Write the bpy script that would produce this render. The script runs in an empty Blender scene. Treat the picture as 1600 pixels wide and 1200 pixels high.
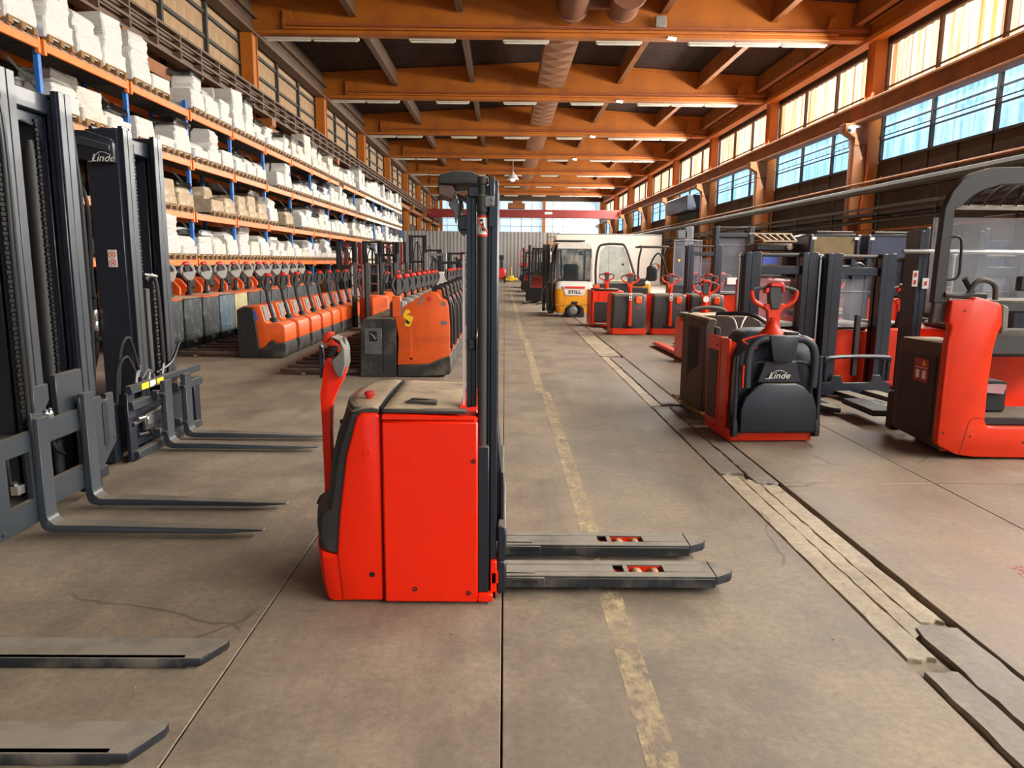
import bpy, bmesh, math, random
from math import sin, cos, pi, atan, atan2, radians, sqrt
from mathutils import Vector, Matrix
scene = bpy.context.scene
# ---------------------------------------------------------------- camera, world, light, exposure
F = 1150.0
cam_d = bpy.data.cameras.new('camera'); cam = bpy.data.objects.new('camera', cam_d)
scene.collection.objects.link(cam); scene.camera = cam
cam_d.sensor_width = 36; cam_d.lens = 36 * F / 1600; cam_d.clip_start = .05; cam_d.clip_end = 400
_p, _y, _r = atan(191 / F), -13 / F, .009
_f = Vector((-sin(_y) * cos(_p), cos(_y) * cos(_p), -sin(_p))); _ri = Vector((cos(_y), sin(_y), 0)); _u = _ri.cross(_f)
_r2 = _ri * cos(_r) + _u * sin(_r); _u2 = _u * cos(_r) - _ri * sin(_r)
_m = Matrix((_r2, _u2, -_f)).transposed().to_4x4(); _m.translation = Vector((0, 0, 1.6)); cam.matrix_world = _m
world = bpy.data.worlds.new('world'); scene.world = world; world.use_nodes = True
_bg = world.node_tree.nodes['Background']
_bg.inputs[0].default_value = (.80, .90, 1.0, 1); _bg.inputs[1].default_value = .95
scene.view_settings.view_transform = 'Standard'; scene.view_settings.look = 'None'
scene.view_settings.gamma = 1; scene.view_settings.use_curve_mapping = False
scene.view_settings.exposure = 0.52
scene.cycles.max_bounces = 7; scene.cycles.diffuse_bounces = 4; scene.cycles.glossy_bounces = 3
scene.cycles.transparent_max_bounces = 12; scene.cycles.sample_clamp_indirect = 6
WIN_UP, WIN_LOW, WIN_END, SKYL = 11.0, 1.0, 1.3, 0.0
def lamp(name, loc, rot, sx, sy, e, col):
    l = bpy.data.lights.new(name, 'AREA'); l.shape = 'RECTANGLE'; l.size = sx; l.size_y = sy; l.energy = e; l.color = col
    o = bpy.data.objects.new(name, l); scene.collection.objects.link(o); o.location = loc; o.rotation_euler = rot
# daylight entering through the long glazed band of the right wall
lamp('window_daylight', (12.0, 40, 8.1), (0, radians(52), 0), 1.7, 110, 15500, (1, .94, .85))
lamp('lower_window_daylight', (12.2, 40, 5.9), (0, radians(70), 0), 1.4, 110, 2600, (.86, .93, 1))
# daylight through the open gate behind the viewpoint
lamp('gate_daylight', (2, -11, 4.2), (radians(-82), 0, 0), 16, 7, 950, (1, .95, .9))
# ---------------------------------------------------------------- helpers
RN = random.Random(11)
def lin(h):
    h = h.lstrip('#'); c = [int(h[i:i + 2], 16) / 255 for i in (0, 2, 4)]
    return tuple(((x + .055) / 1.055) ** 2.4 if x > .04045 else x / 12.92 for x in c) + (1,)
class NT:
    def __init__(s, name):
        s.mat = bpy.data.materials.new(name); s.mat.use_nodes = True; s.t = s.mat.node_tree; s.n = s.t.nodes
        s.b = s.n['Principled BSDF']; s.tc = s.n.new('ShaderNodeTexCoord')
    def L(s, a, b): s.t.links.new(a, b)
    def node(s, typ, **k):
        n = s.n.new(typ)
        for a, v in k.items():
            if a.startswith('i_'):
                key = a[2:]; n.inputs[int(key) if key.isdigit() else key].default_value = v
            else: setattr(n, a, v)
        return n
    def vec(s, scale=(1, 1, 1), space='Object', loc=(0, 0, 0)):
        m = s.node('ShaderNodeMapping'); m.inputs['Scale'].default_value = scale; m.inputs['Location'].default_value = loc
        s.L(s.tc.outputs[space], m.inputs[0]); return m.outputs[0]
    def noise(s, sc, det=4, vec=None, rough=.6):
        n = s.node('ShaderNodeTexNoise'); n.inputs['Scale'].default_value = sc; n.inputs['Detail'].default_value = det; n.inputs['Roughness'].default_value = rough
        s.L(vec if vec else s.tc.outputs['Object'], n.inputs['Vector']); return n.outputs['Fac']
    def ramp(s, f, a, b, va=0, vb=1):
        r = s.node('ShaderNodeMapRange'); r.inputs['From Min'].default_value = a; r.inputs['From Max'].default_value = b
        r.inputs['To Min'].default_value = va; r.inputs['To Max'].default_value = vb; s.L(f, r.inputs[0]); return r.outputs[0]
    def math(s, op, a, b=None):
        m = s.node('ShaderNodeMath', operation=op)
        for i, x in enumerate((a, b)):
            if x is None: continue
            if isinstance(x, (int, float)): m.inputs[i].default_value = x
            else: s.L(x, m.inputs[i])
        return m.outputs[0]
    def mix(s, fac, a, b, mode='MIX'):
        m = s.node('ShaderNodeMix', data_type='RGBA', blend_type=mode)
        for i, x in ((0, fac), (6, a), (7, b)):
            if isinstance(x, (int, float, tuple)): m.inputs[i].default_value = x
            else: s.L(x, m.inputs[i])
        return m.outputs[2]
    def col(s, c): s.L(c, s.b.inputs['Base Color'])
    def bump(s, h, st=.3, d=.01):
        b = s.node('ShaderNodeBump'); b.inputs['Strength'].default_value = st; b.inputs['Distance'].default_value = d
        s.L(h, b.inputs['Height']); s.L(b.outputs[0], s.b.inputs['Normal'])
MATS = {}
def pm(name, col, rough=.5, metal=0, var=.12, sc=4, dirt=None, da=.35, ds=3, dust=None, du=.7, bump=0, bs=60, coat=0, alpha=1, spec=.5):
    if name in MATS: return MATS[name]
    t = NT(name); b = t.b; c = lin(col)
    b.inputs['Roughness'].default_value = rough; b.inputs['Metallic'].default_value = metal; b.inputs['Coat Weight'].default_value = coat
    b.inputs['Specular IOR Level'].default_value = spec
    n = t.noise(sc, 4); dark = tuple(x * (1 - var * 2) for x in c[:3]) + (1,)
    out = t.mix(t.ramp(n, .3, .7), dark, c)
    if dirt:
        f = t.math('MULTIPLY', t.ramp(t.noise(ds, 6), .5, .68), da); out = t.mix(f, out, lin(dirt))
    if dust:
        g = t.node('ShaderNodeNewGeometry'); s = t.node('ShaderNodeSeparateXYZ'); t.L(g.outputs['Normal'], s.inputs[0])
        f = t.math('MULTIPLY', t.math('MULTIPLY', t.ramp(s.outputs[2], .45, .95), t.ramp(t.noise(7, 5), .25, .55, .55, 1)), du)
        out = t.mix(f, out, lin(dust)); t.L(t.ramp(f, 0, .6, rough, .9), b.inputs['Roughness'])
    t.col(out)
    if bump: t.bump(t.noise(bs, 4), bump)
    if alpha < 1: b.inputs['Alpha'].default_value = alpha
    MATS[name] = t.mat; return t.mat
def glassy(name, col, alpha, rough=.08):
    t = NT(name); t.b.inputs['Base Color'].default_value = lin(col); t.b.inputs['Roughness'].default_value = rough
    t.L(t.ramp(t.noise(3, 5), .35, .75, alpha * .7, alpha * 1.35), t.b.inputs['Alpha']); return t.mat

class MB:
    def __init__(s): s.v = []; s.f = []; s.m = []; s.M = None
    def add(s, vs, fs, mi=0):
        o = len(s.v)
        s.v += [tuple(s.M @ Vector(p)) if s.M else tuple(p) for p in vs]
        s.f += [tuple(o + i for i in f) for f in fs]; s.m += [mi] * len(fs); return s
    def box(s, x0, x1, y0, y1, z0, z1, c=0, mi=0):
        if x1 < x0: x0, x1 = x1, x0
        if y1 < y0: y0, y1 = y1, y0
        if z1 < z0: z0, z1 = z1, z0
        c = min(c, (x1 - x0) * .45, (y1 - y0) * .45, (z1 - z0) * .45)
        if c <= 0:
            return s.add([(x, y, z) for x in (x0, x1) for y in (y0, y1) for z in (z0, z1)],
                         [(0, 1, 3, 2), (4, 6, 7, 5), (0, 4, 5, 1), (2, 3, 7, 6), (0, 2, 6, 4), (1, 5, 7, 3)], mi)
        vs = []; X = (x0, x1); Y = (y0, y1); Z = (z0, z1)
        def idx(i, j, k, a): return ((i * 2 + j) * 2 + k) * 3 + a
        for i in (0, 1):
            for j in (0, 1):
                for k in (0, 1):
                    for a in range(3):
                        p = [X[i], Y[j], Z[k]]
                        for b, (w, sg) in enumerate(((i, 0), (j, 0), (k, 0))):
                            if b != a: p[b] += c if w == 0 else -c
                        vs.append(tuple(p))
        fs = []
        q = ((0, 0), (0, 1), (1, 1), (1, 0))
        for s_ in (0, 1):
            fs.append([idx(s_, a, b, 0) for a, b in q]); fs.append([idx(a, s_, b, 1) for a, b in q]); fs.append([idx(a, b, s_, 2) for a, b in q])
        for i in (0, 1):
            for j in (0, 1):
                fs.append((idx(i, j, 0, 0), idx(i, j, 1, 0), idx(i, j, 1, 1), idx(i, j, 0, 1)))
                fs.append((idx(i, 0, j, 0), idx(i, 1, j, 0), idx(i, 1, j, 2), idx(i, 0, j, 2)))
                fs.append((idx(0, i, j, 1), idx(1, i, j, 1), idx(1, i, j, 2), idx(0, i, j, 2)))
                for k in (0, 1): fs.append((idx(i, j, k, 0), idx(i, j, k, 1), idx(i, j, k, 2)))
        return s.add(vs, fs, mi)
    def bar(s, p, q, w, h, c=0, mi=0, up=(0, 0, 1)):
        p = Vector(p); q = Vector(q); d = (q - p); L = d.length; d.normalize(); u = Vector(up)
        if abs(d.dot(u)) > .99: u = Vector((1, 0, 0))
        r = d.cross(u).normalized(); u = r.cross(d)
        M = Matrix((r, d, u)).transposed().to_4x4(); M.translation = p; old = s.M; s.M = (old @ M) if old else M
        s.box(-w / 2, w / 2, 0, L, -h / 2, h / 2, c, mi); s.M = old; return s
    def prism(s, pts, ax, a, b, mi=0):
        def P(p, t): return (t, p[0], p[1]) if ax == 'x' else (p[0], t, p[1]) if ax == 'y' else (p[0], p[1], t)
        n = len(pts); vs = [P(p, a) for p in pts] + [P(p, b) for p in pts]
        fs = [tuple(range(n)), tuple(range(2 * n - 1, n - 1, -1))] + [(i, (i + 1) % n, n + (i + 1) % n, n + i) for i in range(n)]
        return s.add(vs, fs, mi)
    def loft(s, rings, cap=True, mi=0, closed=False):
        n = len(rings[0]); vs = [p for r in rings for p in r]; fs = []; K = len(rings)
        for k in range(K if closed else K - 1):
            a = k * n; b = ((k + 1) % K) * n
            fs += [(a + i, a + (i + 1) % n, b + (i + 1) % n, b + i) for i in range(n)]
        if cap and not closed: fs += [tuple(range(n - 1, -1, -1)), tuple((K - 1) * n + i for i in range(n))]
        return s.add(vs, fs, mi)
    def tube(s, path, r, n=8, mi=0, closed=False, sq=1.0):
        P = [Vector(p) for p in path]; K = len(P); rings = []; u = None
        for i in range(K):
            if closed: d = P[(i + 1) % K] - P[i - 1]
            else: d = P[min(i + 1, K - 1)] - P[max(i - 1, 0)]
            d.normalize()
            if u is None:
                u = Vector((0, 0, 1)) if abs(d.z) < .9 else Vector((0, 1, 0))
            u = (u - d * u.dot(d)).normalized(); w = d.cross(u)
            rr = r[i] if isinstance(r, (list, tuple)) else r
            rings.append([P[i] + u * cos(2 * pi * k / n) * rr + w * sin(2 * pi * k / n) * rr * sq for k in range(n)])
        return s.loft(rings, True, mi, closed)
    def cyl(s, p, q, r, n=12, r2=None, mi=0): return s.tube([p, q], [r, r if r2 is None else r2], n, mi)
    def lathe(s, prof, c=(0, 0, 0), n=16, ax='z', mi=0):
        rings = []
        for r, h in prof:
            ring = []
            for k in range(n):
                a = 2 * pi * k / n; x, y = cos(a) * r, sin(a) * r
                ring.append((c[0] + x, c[1] + y, c[2] + h) if ax == 'z' else (c[0] + x, c[1] + h, c[2] + y) if ax == 'y' else (c[0] + h, c[1] + x, c[2] + y))
            rings.append(ring)
        return s.loft(rings, True, mi)
    def ball(s, c, r, n=10, sx=1, sy=1, sz=1, mi=0):
        pr = [(max(1e-4, sin(pi * k / n)) * r, -cos(pi * k / n) * r * sz) for k in range(n + 1)]
        o = len(s.v); s.lathe(pr, (0, 0, 0), n + 2, mi=mi)
        for i in range(o, len(s.v)):
            x, y, z = s.v[i]; p = Vector((x * sx + c[0], y * sy + c[1], z + c[2])); s.v[i] = tuple(s.M @ p if s.M else p)
        return s
    def mesh(s, name, mats, bev=0, seg=1, ang=38, sub=0):
        me = bpy.data.meshes.new(name); me.from_pydata(s.v, [], s.f)
        for m in (mats if isinstance(mats, (list, tuple)) else [mats]): me.materials.append(m)
        me.polygons.foreach_set('material_index', s.m)
        bm = bmesh.new(); bm.from_mesh(me); bmesh.ops.recalc_face_normals(bm, faces=bm.faces)
        if bev:
            es = [e for e in bm.edges if len(e.link_faces) == 2 and e.calc_face_angle(0) > radians(28)]
            bmesh.ops.bevel(bm, geom=es, offset=bev, segments=seg, profile=.5, affect='EDGES', clamp_overlap=True)
        bm.to_mesh(me); bm.free()
        me.polygons.foreach_set('use_smooth', [True] * len(me.polygons)); me.set_sharp_from_angle(angle=radians(ang)); return me
    def build(s, name, mats, parent=None, bev=0, seg=1, ang=38, kind=None, label=None, loc=None):
        o = link(name, s.mesh(name, mats, bev, seg, ang), parent)
        if kind: o['kind'] = kind
        if label: o['label'] = label
        if loc: o.location = loc
        return o
def link(name, data, parent=None, loc=None, rot=None):
    o = bpy.data.objects.new(name, data); scene.collection.objects.link(o)
    if parent: o.parent = parent
    if loc: o.location = loc
    if rot: o.rotation_euler = rot
    return o
def tag(o, label, cat, group=None):
    o['label'] = label; o['category'] = cat
    if group: o['group'] = group
    return o
def thing(name, label, cat, loc=(0, 0, 0), rz=0, group=None):
    o = link(name, None, None, loc, (0, 0, rz)); o.empty_display_size = .2; return tag(o, label, cat, group)
KIDS = {}
def copy_tree(o, loc=None, rz=None, label=None, parent=None):
    c = o.copy(); scene.collection.objects.link(c); c.parent = parent
    if loc is not None: c.location = loc
    if rz is not None: c.rotation_euler = (0, 0, rz)
    if label: c['label'] = label
    for ch in kids(o): copy_tree(ch, parent=c)
    return c
def kids(o):
    return [x for x in bpy.data.objects if x.parent == o] if o.name not in KIDS else KIDS[o.name]
def freeze(o):
    K = {}
    for x in bpy.data.objects:
        if x.parent: K.setdefault(x.parent.name, []).append(x)
    def rec(a):
        KIDS[a.name] = K.get(a.name, [])
        for b in KIDS[a.name]: rec(b)
    rec(o); return o
def shared(name, me, spots, parent, rots=None):
    for i, p in enumerate(spots): link(name, me, parent, p, rots[i] if rots else None)
def spl(pts, k=6, closed=False):
    P = [Vector(p) for p in pts]; n = len(P); out = []
    for i in range(n if closed else n - 1):
        a, b, c, d = (P[(i - 1) % n], P[i], P[(i + 1) % n], P[(i + 2) % n]) if closed else (P[max(i - 1, 0)], P[i], P[i + 1], P[min(i + 2, n - 1)])
        for j in range(k):
            t = j / k
            out.append(.5 * ((2 * b) + (c - a) * t + (2 * a - 5 * b + 4 * c - d) * t * t + (3 * b - a - 3 * c + d) * t ** 3))
    if not closed: out.append(P[-1])
    return out
def text(name, body, size, mat, parent, loc, rot, ext=.001, shear=0, sx=1, align='CENTER', font_w=0):
    c = bpy.data.curves.new(name, 'FONT'); c.body = body; c.size = size; c.extrude = ext; c.shear = shear; c.align_x = align; c.align_y = 'CENTER'
    c.offset = font_w; c.resolution_u = 3; t = bpy.data.objects.new('tmp', c); scene.collection.objects.link(t)
    bpy.context.view_layer.update(); dg = bpy.context.evaluated_depsgraph_get()
    me = bpy.data.meshes.new_from_object(t.evaluated_get(dg)); bpy.data.objects.remove(t); bpy.data.curves.remove(c)
    for v in me.vertices: v.co.x *= sx
    me.name = name; me.materials.clear(); me.materials.append(mat); return link(name, me, parent, loc, rot)
def rrect(w, h, r, n=4, cx=0, cy=0):
    out = []
    for i, (sx, sy) in enumerate(((1, 1), (-1, 1), (-1, -1), (1, -1))):
        for k in range(n + 1):
            a = pi / 2 * i + pi / 2 * k / n; out.append((cx + sx * (w / 2 - r) + cos(a) * r, cy + sy * (h / 2 - r) + sin(a) * r))
    return out
# ---------------------------------------------------------------- materials
DUSTC = '#a8957c'
ORB = pm('orange_beam_paint', '#b4640c', .55, var=.10, sc=.6, dirt='#7a3c12', da=.45, ds=.9, bump=.05, bs=9)
ORD = pm('brown_orange_steel', '#94561c', .6, var=.15, sc=.8, dirt='#4a2812', da=.5, ds=1.4)
BRN = pm('brown_steel', '#6e5542', .65, var=.15, sc=1.5, dirt='#4a382a', da=.4)
DKB = pm('dark_brown_panel', '#4e3826', .75, var=.15, sc=1.2, dirt='#2a1d14', da=.5, ds=2)
CEIL = pm('roof_sheet', '#3e281e', .8, var=.2, sc=.5, dirt='#2a1b15', da=.5, ds=.8)
BEIGE = pm('beige_board', '#ab8b66', .8, var=.12, sc=1.1, dirt='#7d6040', da=.5, ds=1.6)
MULL = pm('dark_mullion', '#3c3833', .6)
GREYW = pm('grey_lower_wall', '#4c3c2e', .85, var=.25, sc=.7, dirt='#332a22', da=.7, ds=1.2)
RBLUE = pm('rack_blue', '#2c74c8', .45, var=.12, sc=9, dirt='#20406a', da=.3)
RORG = pm('rack_orange', '#ff7a04', .45, var=.10, sc=7, dirt='#b05a20', da=.25)
GALV = pm('galvanised_grey', '#8d8d8a', .45, .5, var=.12, sc=6)
DECK = pm('shelf_board', '#3a3630', .85, var=.15)
PALW = pm('pallet_wood', '#a07a4c', .85, var=.22, sc=9, dirt='#7a5630', da=.5, ds=6)
NAVY = pm('navy_mast_paint', '#1d232e', .38, var=.08, sc=5, dust=DUSTC, du=.35, coat=.1)
NAVG = pm('slate_mast_paint', '#2e343a', .42, var=.06, sc=4, dust=DUSTC, du=.35, coat=.1)
BLK = pm('black_plastic', '#232221', .55, var=.15, sc=7, dust='#9c8b76', du=.6, bump=.05, bs=250)
BLKD = pm('dirty_black_plastic', '#34312e', .7, var=.3, sc=4, dirt='#6e6255', da=.6, ds=3.5, dust='#9c8b76', du=.7)
SLT = pm('slate_cover', '#2b3038', .48, var=.06)
RUB = pm('rubber', '#1c1b1a', .8)
BATT = pm('worn_battery_box', '#3b3f42', .5, var=.25, sc=3, dirt='#8a8880', da=.45, ds=6, dust='#8f806c', du=.5)
BATB = pm('blue_grey_battery_box', '#5b6f7c', .5, var=.2, sc=3, dirt='#9aa29f', da=.4, ds=6, dust='#8f806c', du=.5)
BATY = pm('cream_battery_box', '#c9bd8d', .6, var=.2, sc=3, dirt='#8d7a4c', da=.5, ds=6)
HERO = pm('bright_red_paint', '#ff2802', .38, var=.03, sc=1.6, dirt='#b02a10', da=.08, ds=14, coat=.12, spec=.3)
LRED = pm('red_orange_paint', '#de3208', .4, var=.06, sc=2.5, dirt='#8c2c14', da=.2, ds=6, dust='#b5795a', du=.25, coat=.1, spec=.35)
TORG = pm('worn_orange_paint', '#f0601c', .5, var=.1, sc=3, dirt='#a04a24', da=.45, ds=5, dust='#c09068', du=.3)
REDS = pm('red_button', '#d8281c', .4)
GREYL = pm('light_grey_plastic', '#a09c94', .6, var=.08)
CHN = pm('chain_black', '#0d0d0d', .6, var=0, spec=.2)
GREYP = pm('grey_plastic', '#77736c', .6, var=.12, sc=6, dust='#a59680', du=.5)
DKGP = pm('charcoal_plastic', '#3b3a39', .6, var=.12, sc=6, dust='#9c8b76', du=.6, bump=.04, bs=200)
BROWNP = pm('dusty_brown_plastic', '#4a4038', .7, var=.12, sc=3, dust='#cdb595', du=.98)
STEEL = pm('bright_steel', '#c9c9c6', .25, .9, var=.08)
DSTEEL = pm('worn_fork_steel', '#25282d', .5, .0, var=.15, sc=4, dirt='#857a6a', da=.5, ds=4, dust='#8f8576', du=.9)
OLDFORK = pm('old_fork_steel', '#4e3c33', .7, .1, var=.25, sc=3, dirt='#6e5646', da=.5, ds=3, dust='#77624f', du=.7)
YEL = pm('forklift_yellow', '#eda41c', .4, var=.08, dirt='#a8752a', da=.3, coat=.2)
WHT = pm('white_paint', '#dedad0', .5, var=.06)
WPAN = pm('white_panel', '#ddd2c6', .7, var=.05, sc=.3)
CRED = pm('crane_red', '#862018', .5, var=.12, sc=.6)
FENCE = pm('grey_profile_sheet', '#a5a3a0', .5, .2, var=.08, sc=.4)
STK = pm('white_sticker', '#e6e2da', .5, var=.03)
STKY = pm('yellow_sticker', '#f2c51e', .5, var=.03)
STKB = pm('blue_sticker', '#4a62c8', .5, var=.03)
BLKP = pm('black_print', '#141414', .6, var=0)
REDP = pm('red_print', '#d02a20', .6, var=0)
LOGO = pm('logo_white', '#d8d4cc', .5, var=0)
LIGHTF = pm('lamp_housing', '#b9b2a2', .5, var=.05)
CLEAR = glassy('clear_shield', '#c8ccd4', .16)
FOGGY = glassy('scratched_shield', '#8f95a5', .22, .3)
CABG = glassy('cab_glass', '#26383a', .62, .05)
HOSE = pm('hose_rubber', '#232323', .35)
WRAPD = glassy('black_film', '#17130f', .75, .25)

def emis(name, col, st, streak=None, sc=2.0):
    t = NT(name); t.b.inputs['Base Color'].default_value = lin(col); t.b.inputs['Roughness'].default_value = .4
    base = lin(col)
    w = t.node('ShaderNodeTexWave', bands_direction='Y'); w.inputs['Scale'].default_value = sc; w.inputs['Distortion'].default_value = .6; w.inputs['Detail'].default_value = 1
    t.L(t.tc.outputs['Object'], w.inputs['Vector'])
    c = t.mix(t.ramp(w.outputs['Fac'], .55, 1), base, tuple(min(1, x * (.62 if streak else 1.55)) for x in base[:3]) + (1,))
    if streak:
        n = t.noise(1, 5, t.vec((1, 3.5, .12)), .7); c = t.mix(t.ramp(n, .46, .62), c, lin(streak))
        n = t.noise(1, 3, t.vec((1, 7, .06)), .7); c = t.mix(t.ramp(n, .54, .60, 0, .8), c, lin('#7a5526'))
    else:
        n = t.noise(1, 4, t.vec((1, 2.5, .3)), .6); c = t.mix(t.ramp(n, .45, .75), c, lin('#cfe4f4'))
    t.L(c, t.b.inputs['Emission Color']); t.b.inputs['Emission Strength'].default_value = st; return t.mat
PUP = emis('upper_pane_light', '#fff4e2', WIN_UP * .105, '#e0a850', 1.0)
PLOW = emis('lower_pane_light', '#7fb4e0', WIN_LOW * 1.1, None, 1.0)
PEND = emis('end_pane_light', '#b8d8ea', WIN_END * .48, None, .1)
def emplain(name, col, st):
    t = NT(name); t.b.inputs['Emission Color'].default_value = lin(col); t.b.inputs['Emission Strength'].default_value = st; return t.mat
LED = emplain('led_lamp', '#e8fff4', 14)
def concrete(name, base, warm, dark, joint=0):
    t = NT(name); b = t.b
    big = t.ramp(t.noise(.35, 5), .3, .7); mid = t.ramp(t.noise(1.6, 8, None, .7), .35, .7); fine = t.noise(28, 6, None, .75)
    c = t.mix(big, lin(base), lin(warm))
    c = t.mix(t.math('MULTIPLY', mid, .8), c, lin(dark))
    blot = t.ramp(t.noise(.9, 9, t.vec((1, .7, 1), loc=(9, 2, 0)), .72), .5, .62, 0, .5); c = t.mix(blot, c, lin('#655b51'))
    scr = t.noise(2.2, 10, t.vec((1, 1.5, 1), loc=(3, 7, 0)), .8); c = t.mix(t.ramp(scr, .56, .68, 0, .5), c, lin('#ab9a82'))
    st = t.noise(1.0, 5, t.vec((3.2, .16, 1)), .65); c = t.mix(t.ramp(st, .52, .72, 0, .42), c, lin(dark))
    st = t.noise(1.0, 5, t.vec((2.2, .22, 1), loc=(5, 3, 0)), .65); c = t.mix(t.ramp(st, .55, .75, 0, .4), c, lin('#a38f77'))
    c = t.mix(t.ramp(fine, .38, .7, 0, .5), c, lin('#5f5347'))
    sp = t.noise(5, 7, None, .8); c = t.mix(t.ramp(sp, .62, .72, 0, .35), c, lin('#5c5047'))
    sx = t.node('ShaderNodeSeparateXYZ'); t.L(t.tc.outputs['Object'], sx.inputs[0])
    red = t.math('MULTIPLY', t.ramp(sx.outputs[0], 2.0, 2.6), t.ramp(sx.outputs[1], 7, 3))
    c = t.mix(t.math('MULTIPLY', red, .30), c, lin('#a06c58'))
    v = t.node('ShaderNodeTexVoronoi', feature='DISTANCE_TO_EDGE'); v.inputs['Scale'].default_value = .55
    n2 = t.node('ShaderNodeTexNoise'); n2.inputs['Scale'].default_value = 3; t.L(t.tc.outputs['Object'], n2.inputs[0])
    mv = t.node('ShaderNodeMix', data_type='VECTOR'); mv.inputs[0].default_value = .12; t.L(t.tc.outputs['Object'], mv.inputs[4]); t.L(n2.outputs['Color'], mv.inputs[5]); t.L(mv.outputs[1], v.inputs['Vector'])
    cr = t.math('MULTIPLY', t.ramp(v.outputs['Distance'], .0, .006, 1, 0), t.ramp(t.noise(.8, 2), .55, .6))
    c = t.mix(t.math('MULTIPLY', cr, .6), c, lin('#453a32'))
    t.col(c); b.inputs['Roughness'].default_value = .75; t.L(t.ramp(mid, 0, 1, .72, .5), b.inputs['Roughness']); b.inputs['Specular IOR Level'].default_value = .35
    h = t.math('ADD', t.math('MULTIPLY', fine, .4), t.math('MULTIPLY', mid, .5)); t.bump(h, .3, .01); return t.mat
CONC = concrete('floor_concrete', '#948877', '#aa967c', '#675d53')
CONL = concrete('broken_light_concrete', '#bba98f', '#c8b596', '#988a76')
COND = concrete('patch_concrete', '#8b8075', '#968b7e', '#746a60')
PIT = pm('joint_dirt', '#2e2823', .95, var=.3, sc=8)
def paintline():
    t = NT('worn_line_paint'); t.b.inputs['Base Color'].default_value = lin('#c9b48e'); t.b.inputs['Roughness'].default_value = .8
    n = t.math('MULTIPLY', t.ramp(t.noise(14, 9, t.vec((1, .6, 1)), .75), .44, .60), t.ramp(t.noise(1.3, 3), .3, .5, .15, .8)); t.L(n, t.b.inputs['Alpha']); return t.mat
LINEP = paintline()
# ---------------------------------------------------------------- the hall
XL, XR, YE = -9.0, 13.0, 97.0
BAYS = [-13 + 10 * k for k in range(11)] + [97]
def struct(name, mb, mat, parent=None, **k):
    o = mb.build(name, mat, parent, **k)
    if not parent: o['kind'] = 'structure'
    return o
# floor: dirt bed, concrete slabs with recessed joints, the broken channel and its patches
floor = struct('floor', MB().box(XL - .3, XR + .3, -13, YE, -.30, -.045), PIT)
g = .0035
xs = [(XL, -5.6), (-5.6, -1.09), (-1.09, 0.0), (0.0, 1.66), (2.06, 3.21), (3.21, 7.6), (7.6, XR)]
for a, b in xs:
    ys = [-13, -5, 1.0 if a < 0 else -.5] + [9.0 + 6.35 * k for k in range(14)] + [YE]
    if a > 2: ys = [-13, -4, 5.25, 11.2] + [18 + 7 * k for k in range(11)] + [YE]
    for y0, y1 in zip(ys, ys[1:]):
        m = MB().box(a + g, b - g, y0 + .003, y1 - .003, -.05, 0, .0025); m.build('floor_slab', CONC, floor)
rj = random.Random(5)
def jag(x0, x1, y0, y1, ja, jb, st=.09):
    n = max(2, int((y1 - y0) / st)); L = []; Rr = []
    for i in range(n + 1):
        y = y0 + (y1 - y0) * i / n; L.append((x0 + rj.uniform(-ja, ja), y)); Rr.append((x1 + rj.uniform(-jb, jb), y))
    top = [(x0 + (x1 - x0) * k / 4 , y1 + rj.uniform(-.03, .03)) for k in (1, 2, 3)]; bot = [(x1 + (x0 - x1) * k / 4, y0 + rj.uniform(-.03, .03)) for k in (1, 2, 3)]
    return L + top + Rr[::-1] + bot
def slabpiece(pts, z, mat, name='broken_concrete'): MB().prism(pts, 'z', -.05, z).build(name, mat, floor, bev=.003)
slabpiece(jag(1.675, 1.80, 2.80, 5.45, .004, .006), -.006, CONL)
slabpiece(jag(1.81, 1.90, 2.98, 5.35, .005, .008), -.010, CONL)
slabpiece(jag(1.905, 2.025, 3.12, 5.20, .004, .006), -.008, CONL)
slabpiece(jag(1.695, 1.832, 1.3, 2.70, .010, .004), -.003, COND, 'concrete_patch')
slabpiece(jag(1.845, 2.046, 1.3, 3.06, .012, .006), -.002, COND, 'concrete_patch')
slabpiece(jag(1.675, 1.868, 5.5, 8.15, .005, .008), -.002, COND, 'concrete_patch')
slabpiece(jag(1.885, 2.05, 5.26, 8.2, .008, .004), -.004, COND, 'concrete_patch')
slabpiece(jag(1.672, 1.80, 8.2, 12.6, .004, .008, .15), -.006, CONL)
slabpiece(jag(1.82, 2.05, 8.3, 12.5, .008, .004, .15), -.004, COND, 'concrete_patch')
slabpiece(jag(1.68, 2.04, 12.7, 17.2, .01, .01, .2), -.006, CONL)
for k in range(9): slabpiece([(1.675, 17.25 + 8.8 * k), (2.045, 17.25 + 8.8 * k), (2.045, 26 + 8.8 * k), (1.675, 26 + 8.8 * k)], -.005, CONC)
slabpiece([(1.675, -13), (2.045, -13), (2.045, 1.27), (1.675, 1.27)], -.005, CONC)
pl = MB()
for y0, y1, xa in ((-3, 9, .47), (9.05, 15.3, .40), (15.4, 30, .34), (30.1, 60, .30)):
    n = 10
    for i in range(n):
        a = y0 + (y1 - y0) * i / n; b = y0 + (y1 - y0) * (i + 1) / n; pl.box(xa, xa + .11, a, b, .0002, .0012)
o = struct('floor_line', pl, LINEP); o.name = 'trim_1'
RPAINT = NT('red_floor_mark'); RPAINT.b.inputs['Base Color'].default_value = lin('#a8402c'); RPAINT.L(RPAINT.ramp(RPAINT.noise(16, 8), .48, .6, 0, .6), RPAINT.b.inputs['Alpha'])
for (x, y) in ((2.72, 3.62), (3.02, 3.75)): MB().box(x, x + .10, y - .10, y + .12, .0003, .001).build('paint_mark', RPAINT.mat, floor)
pb = MB()
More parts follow.
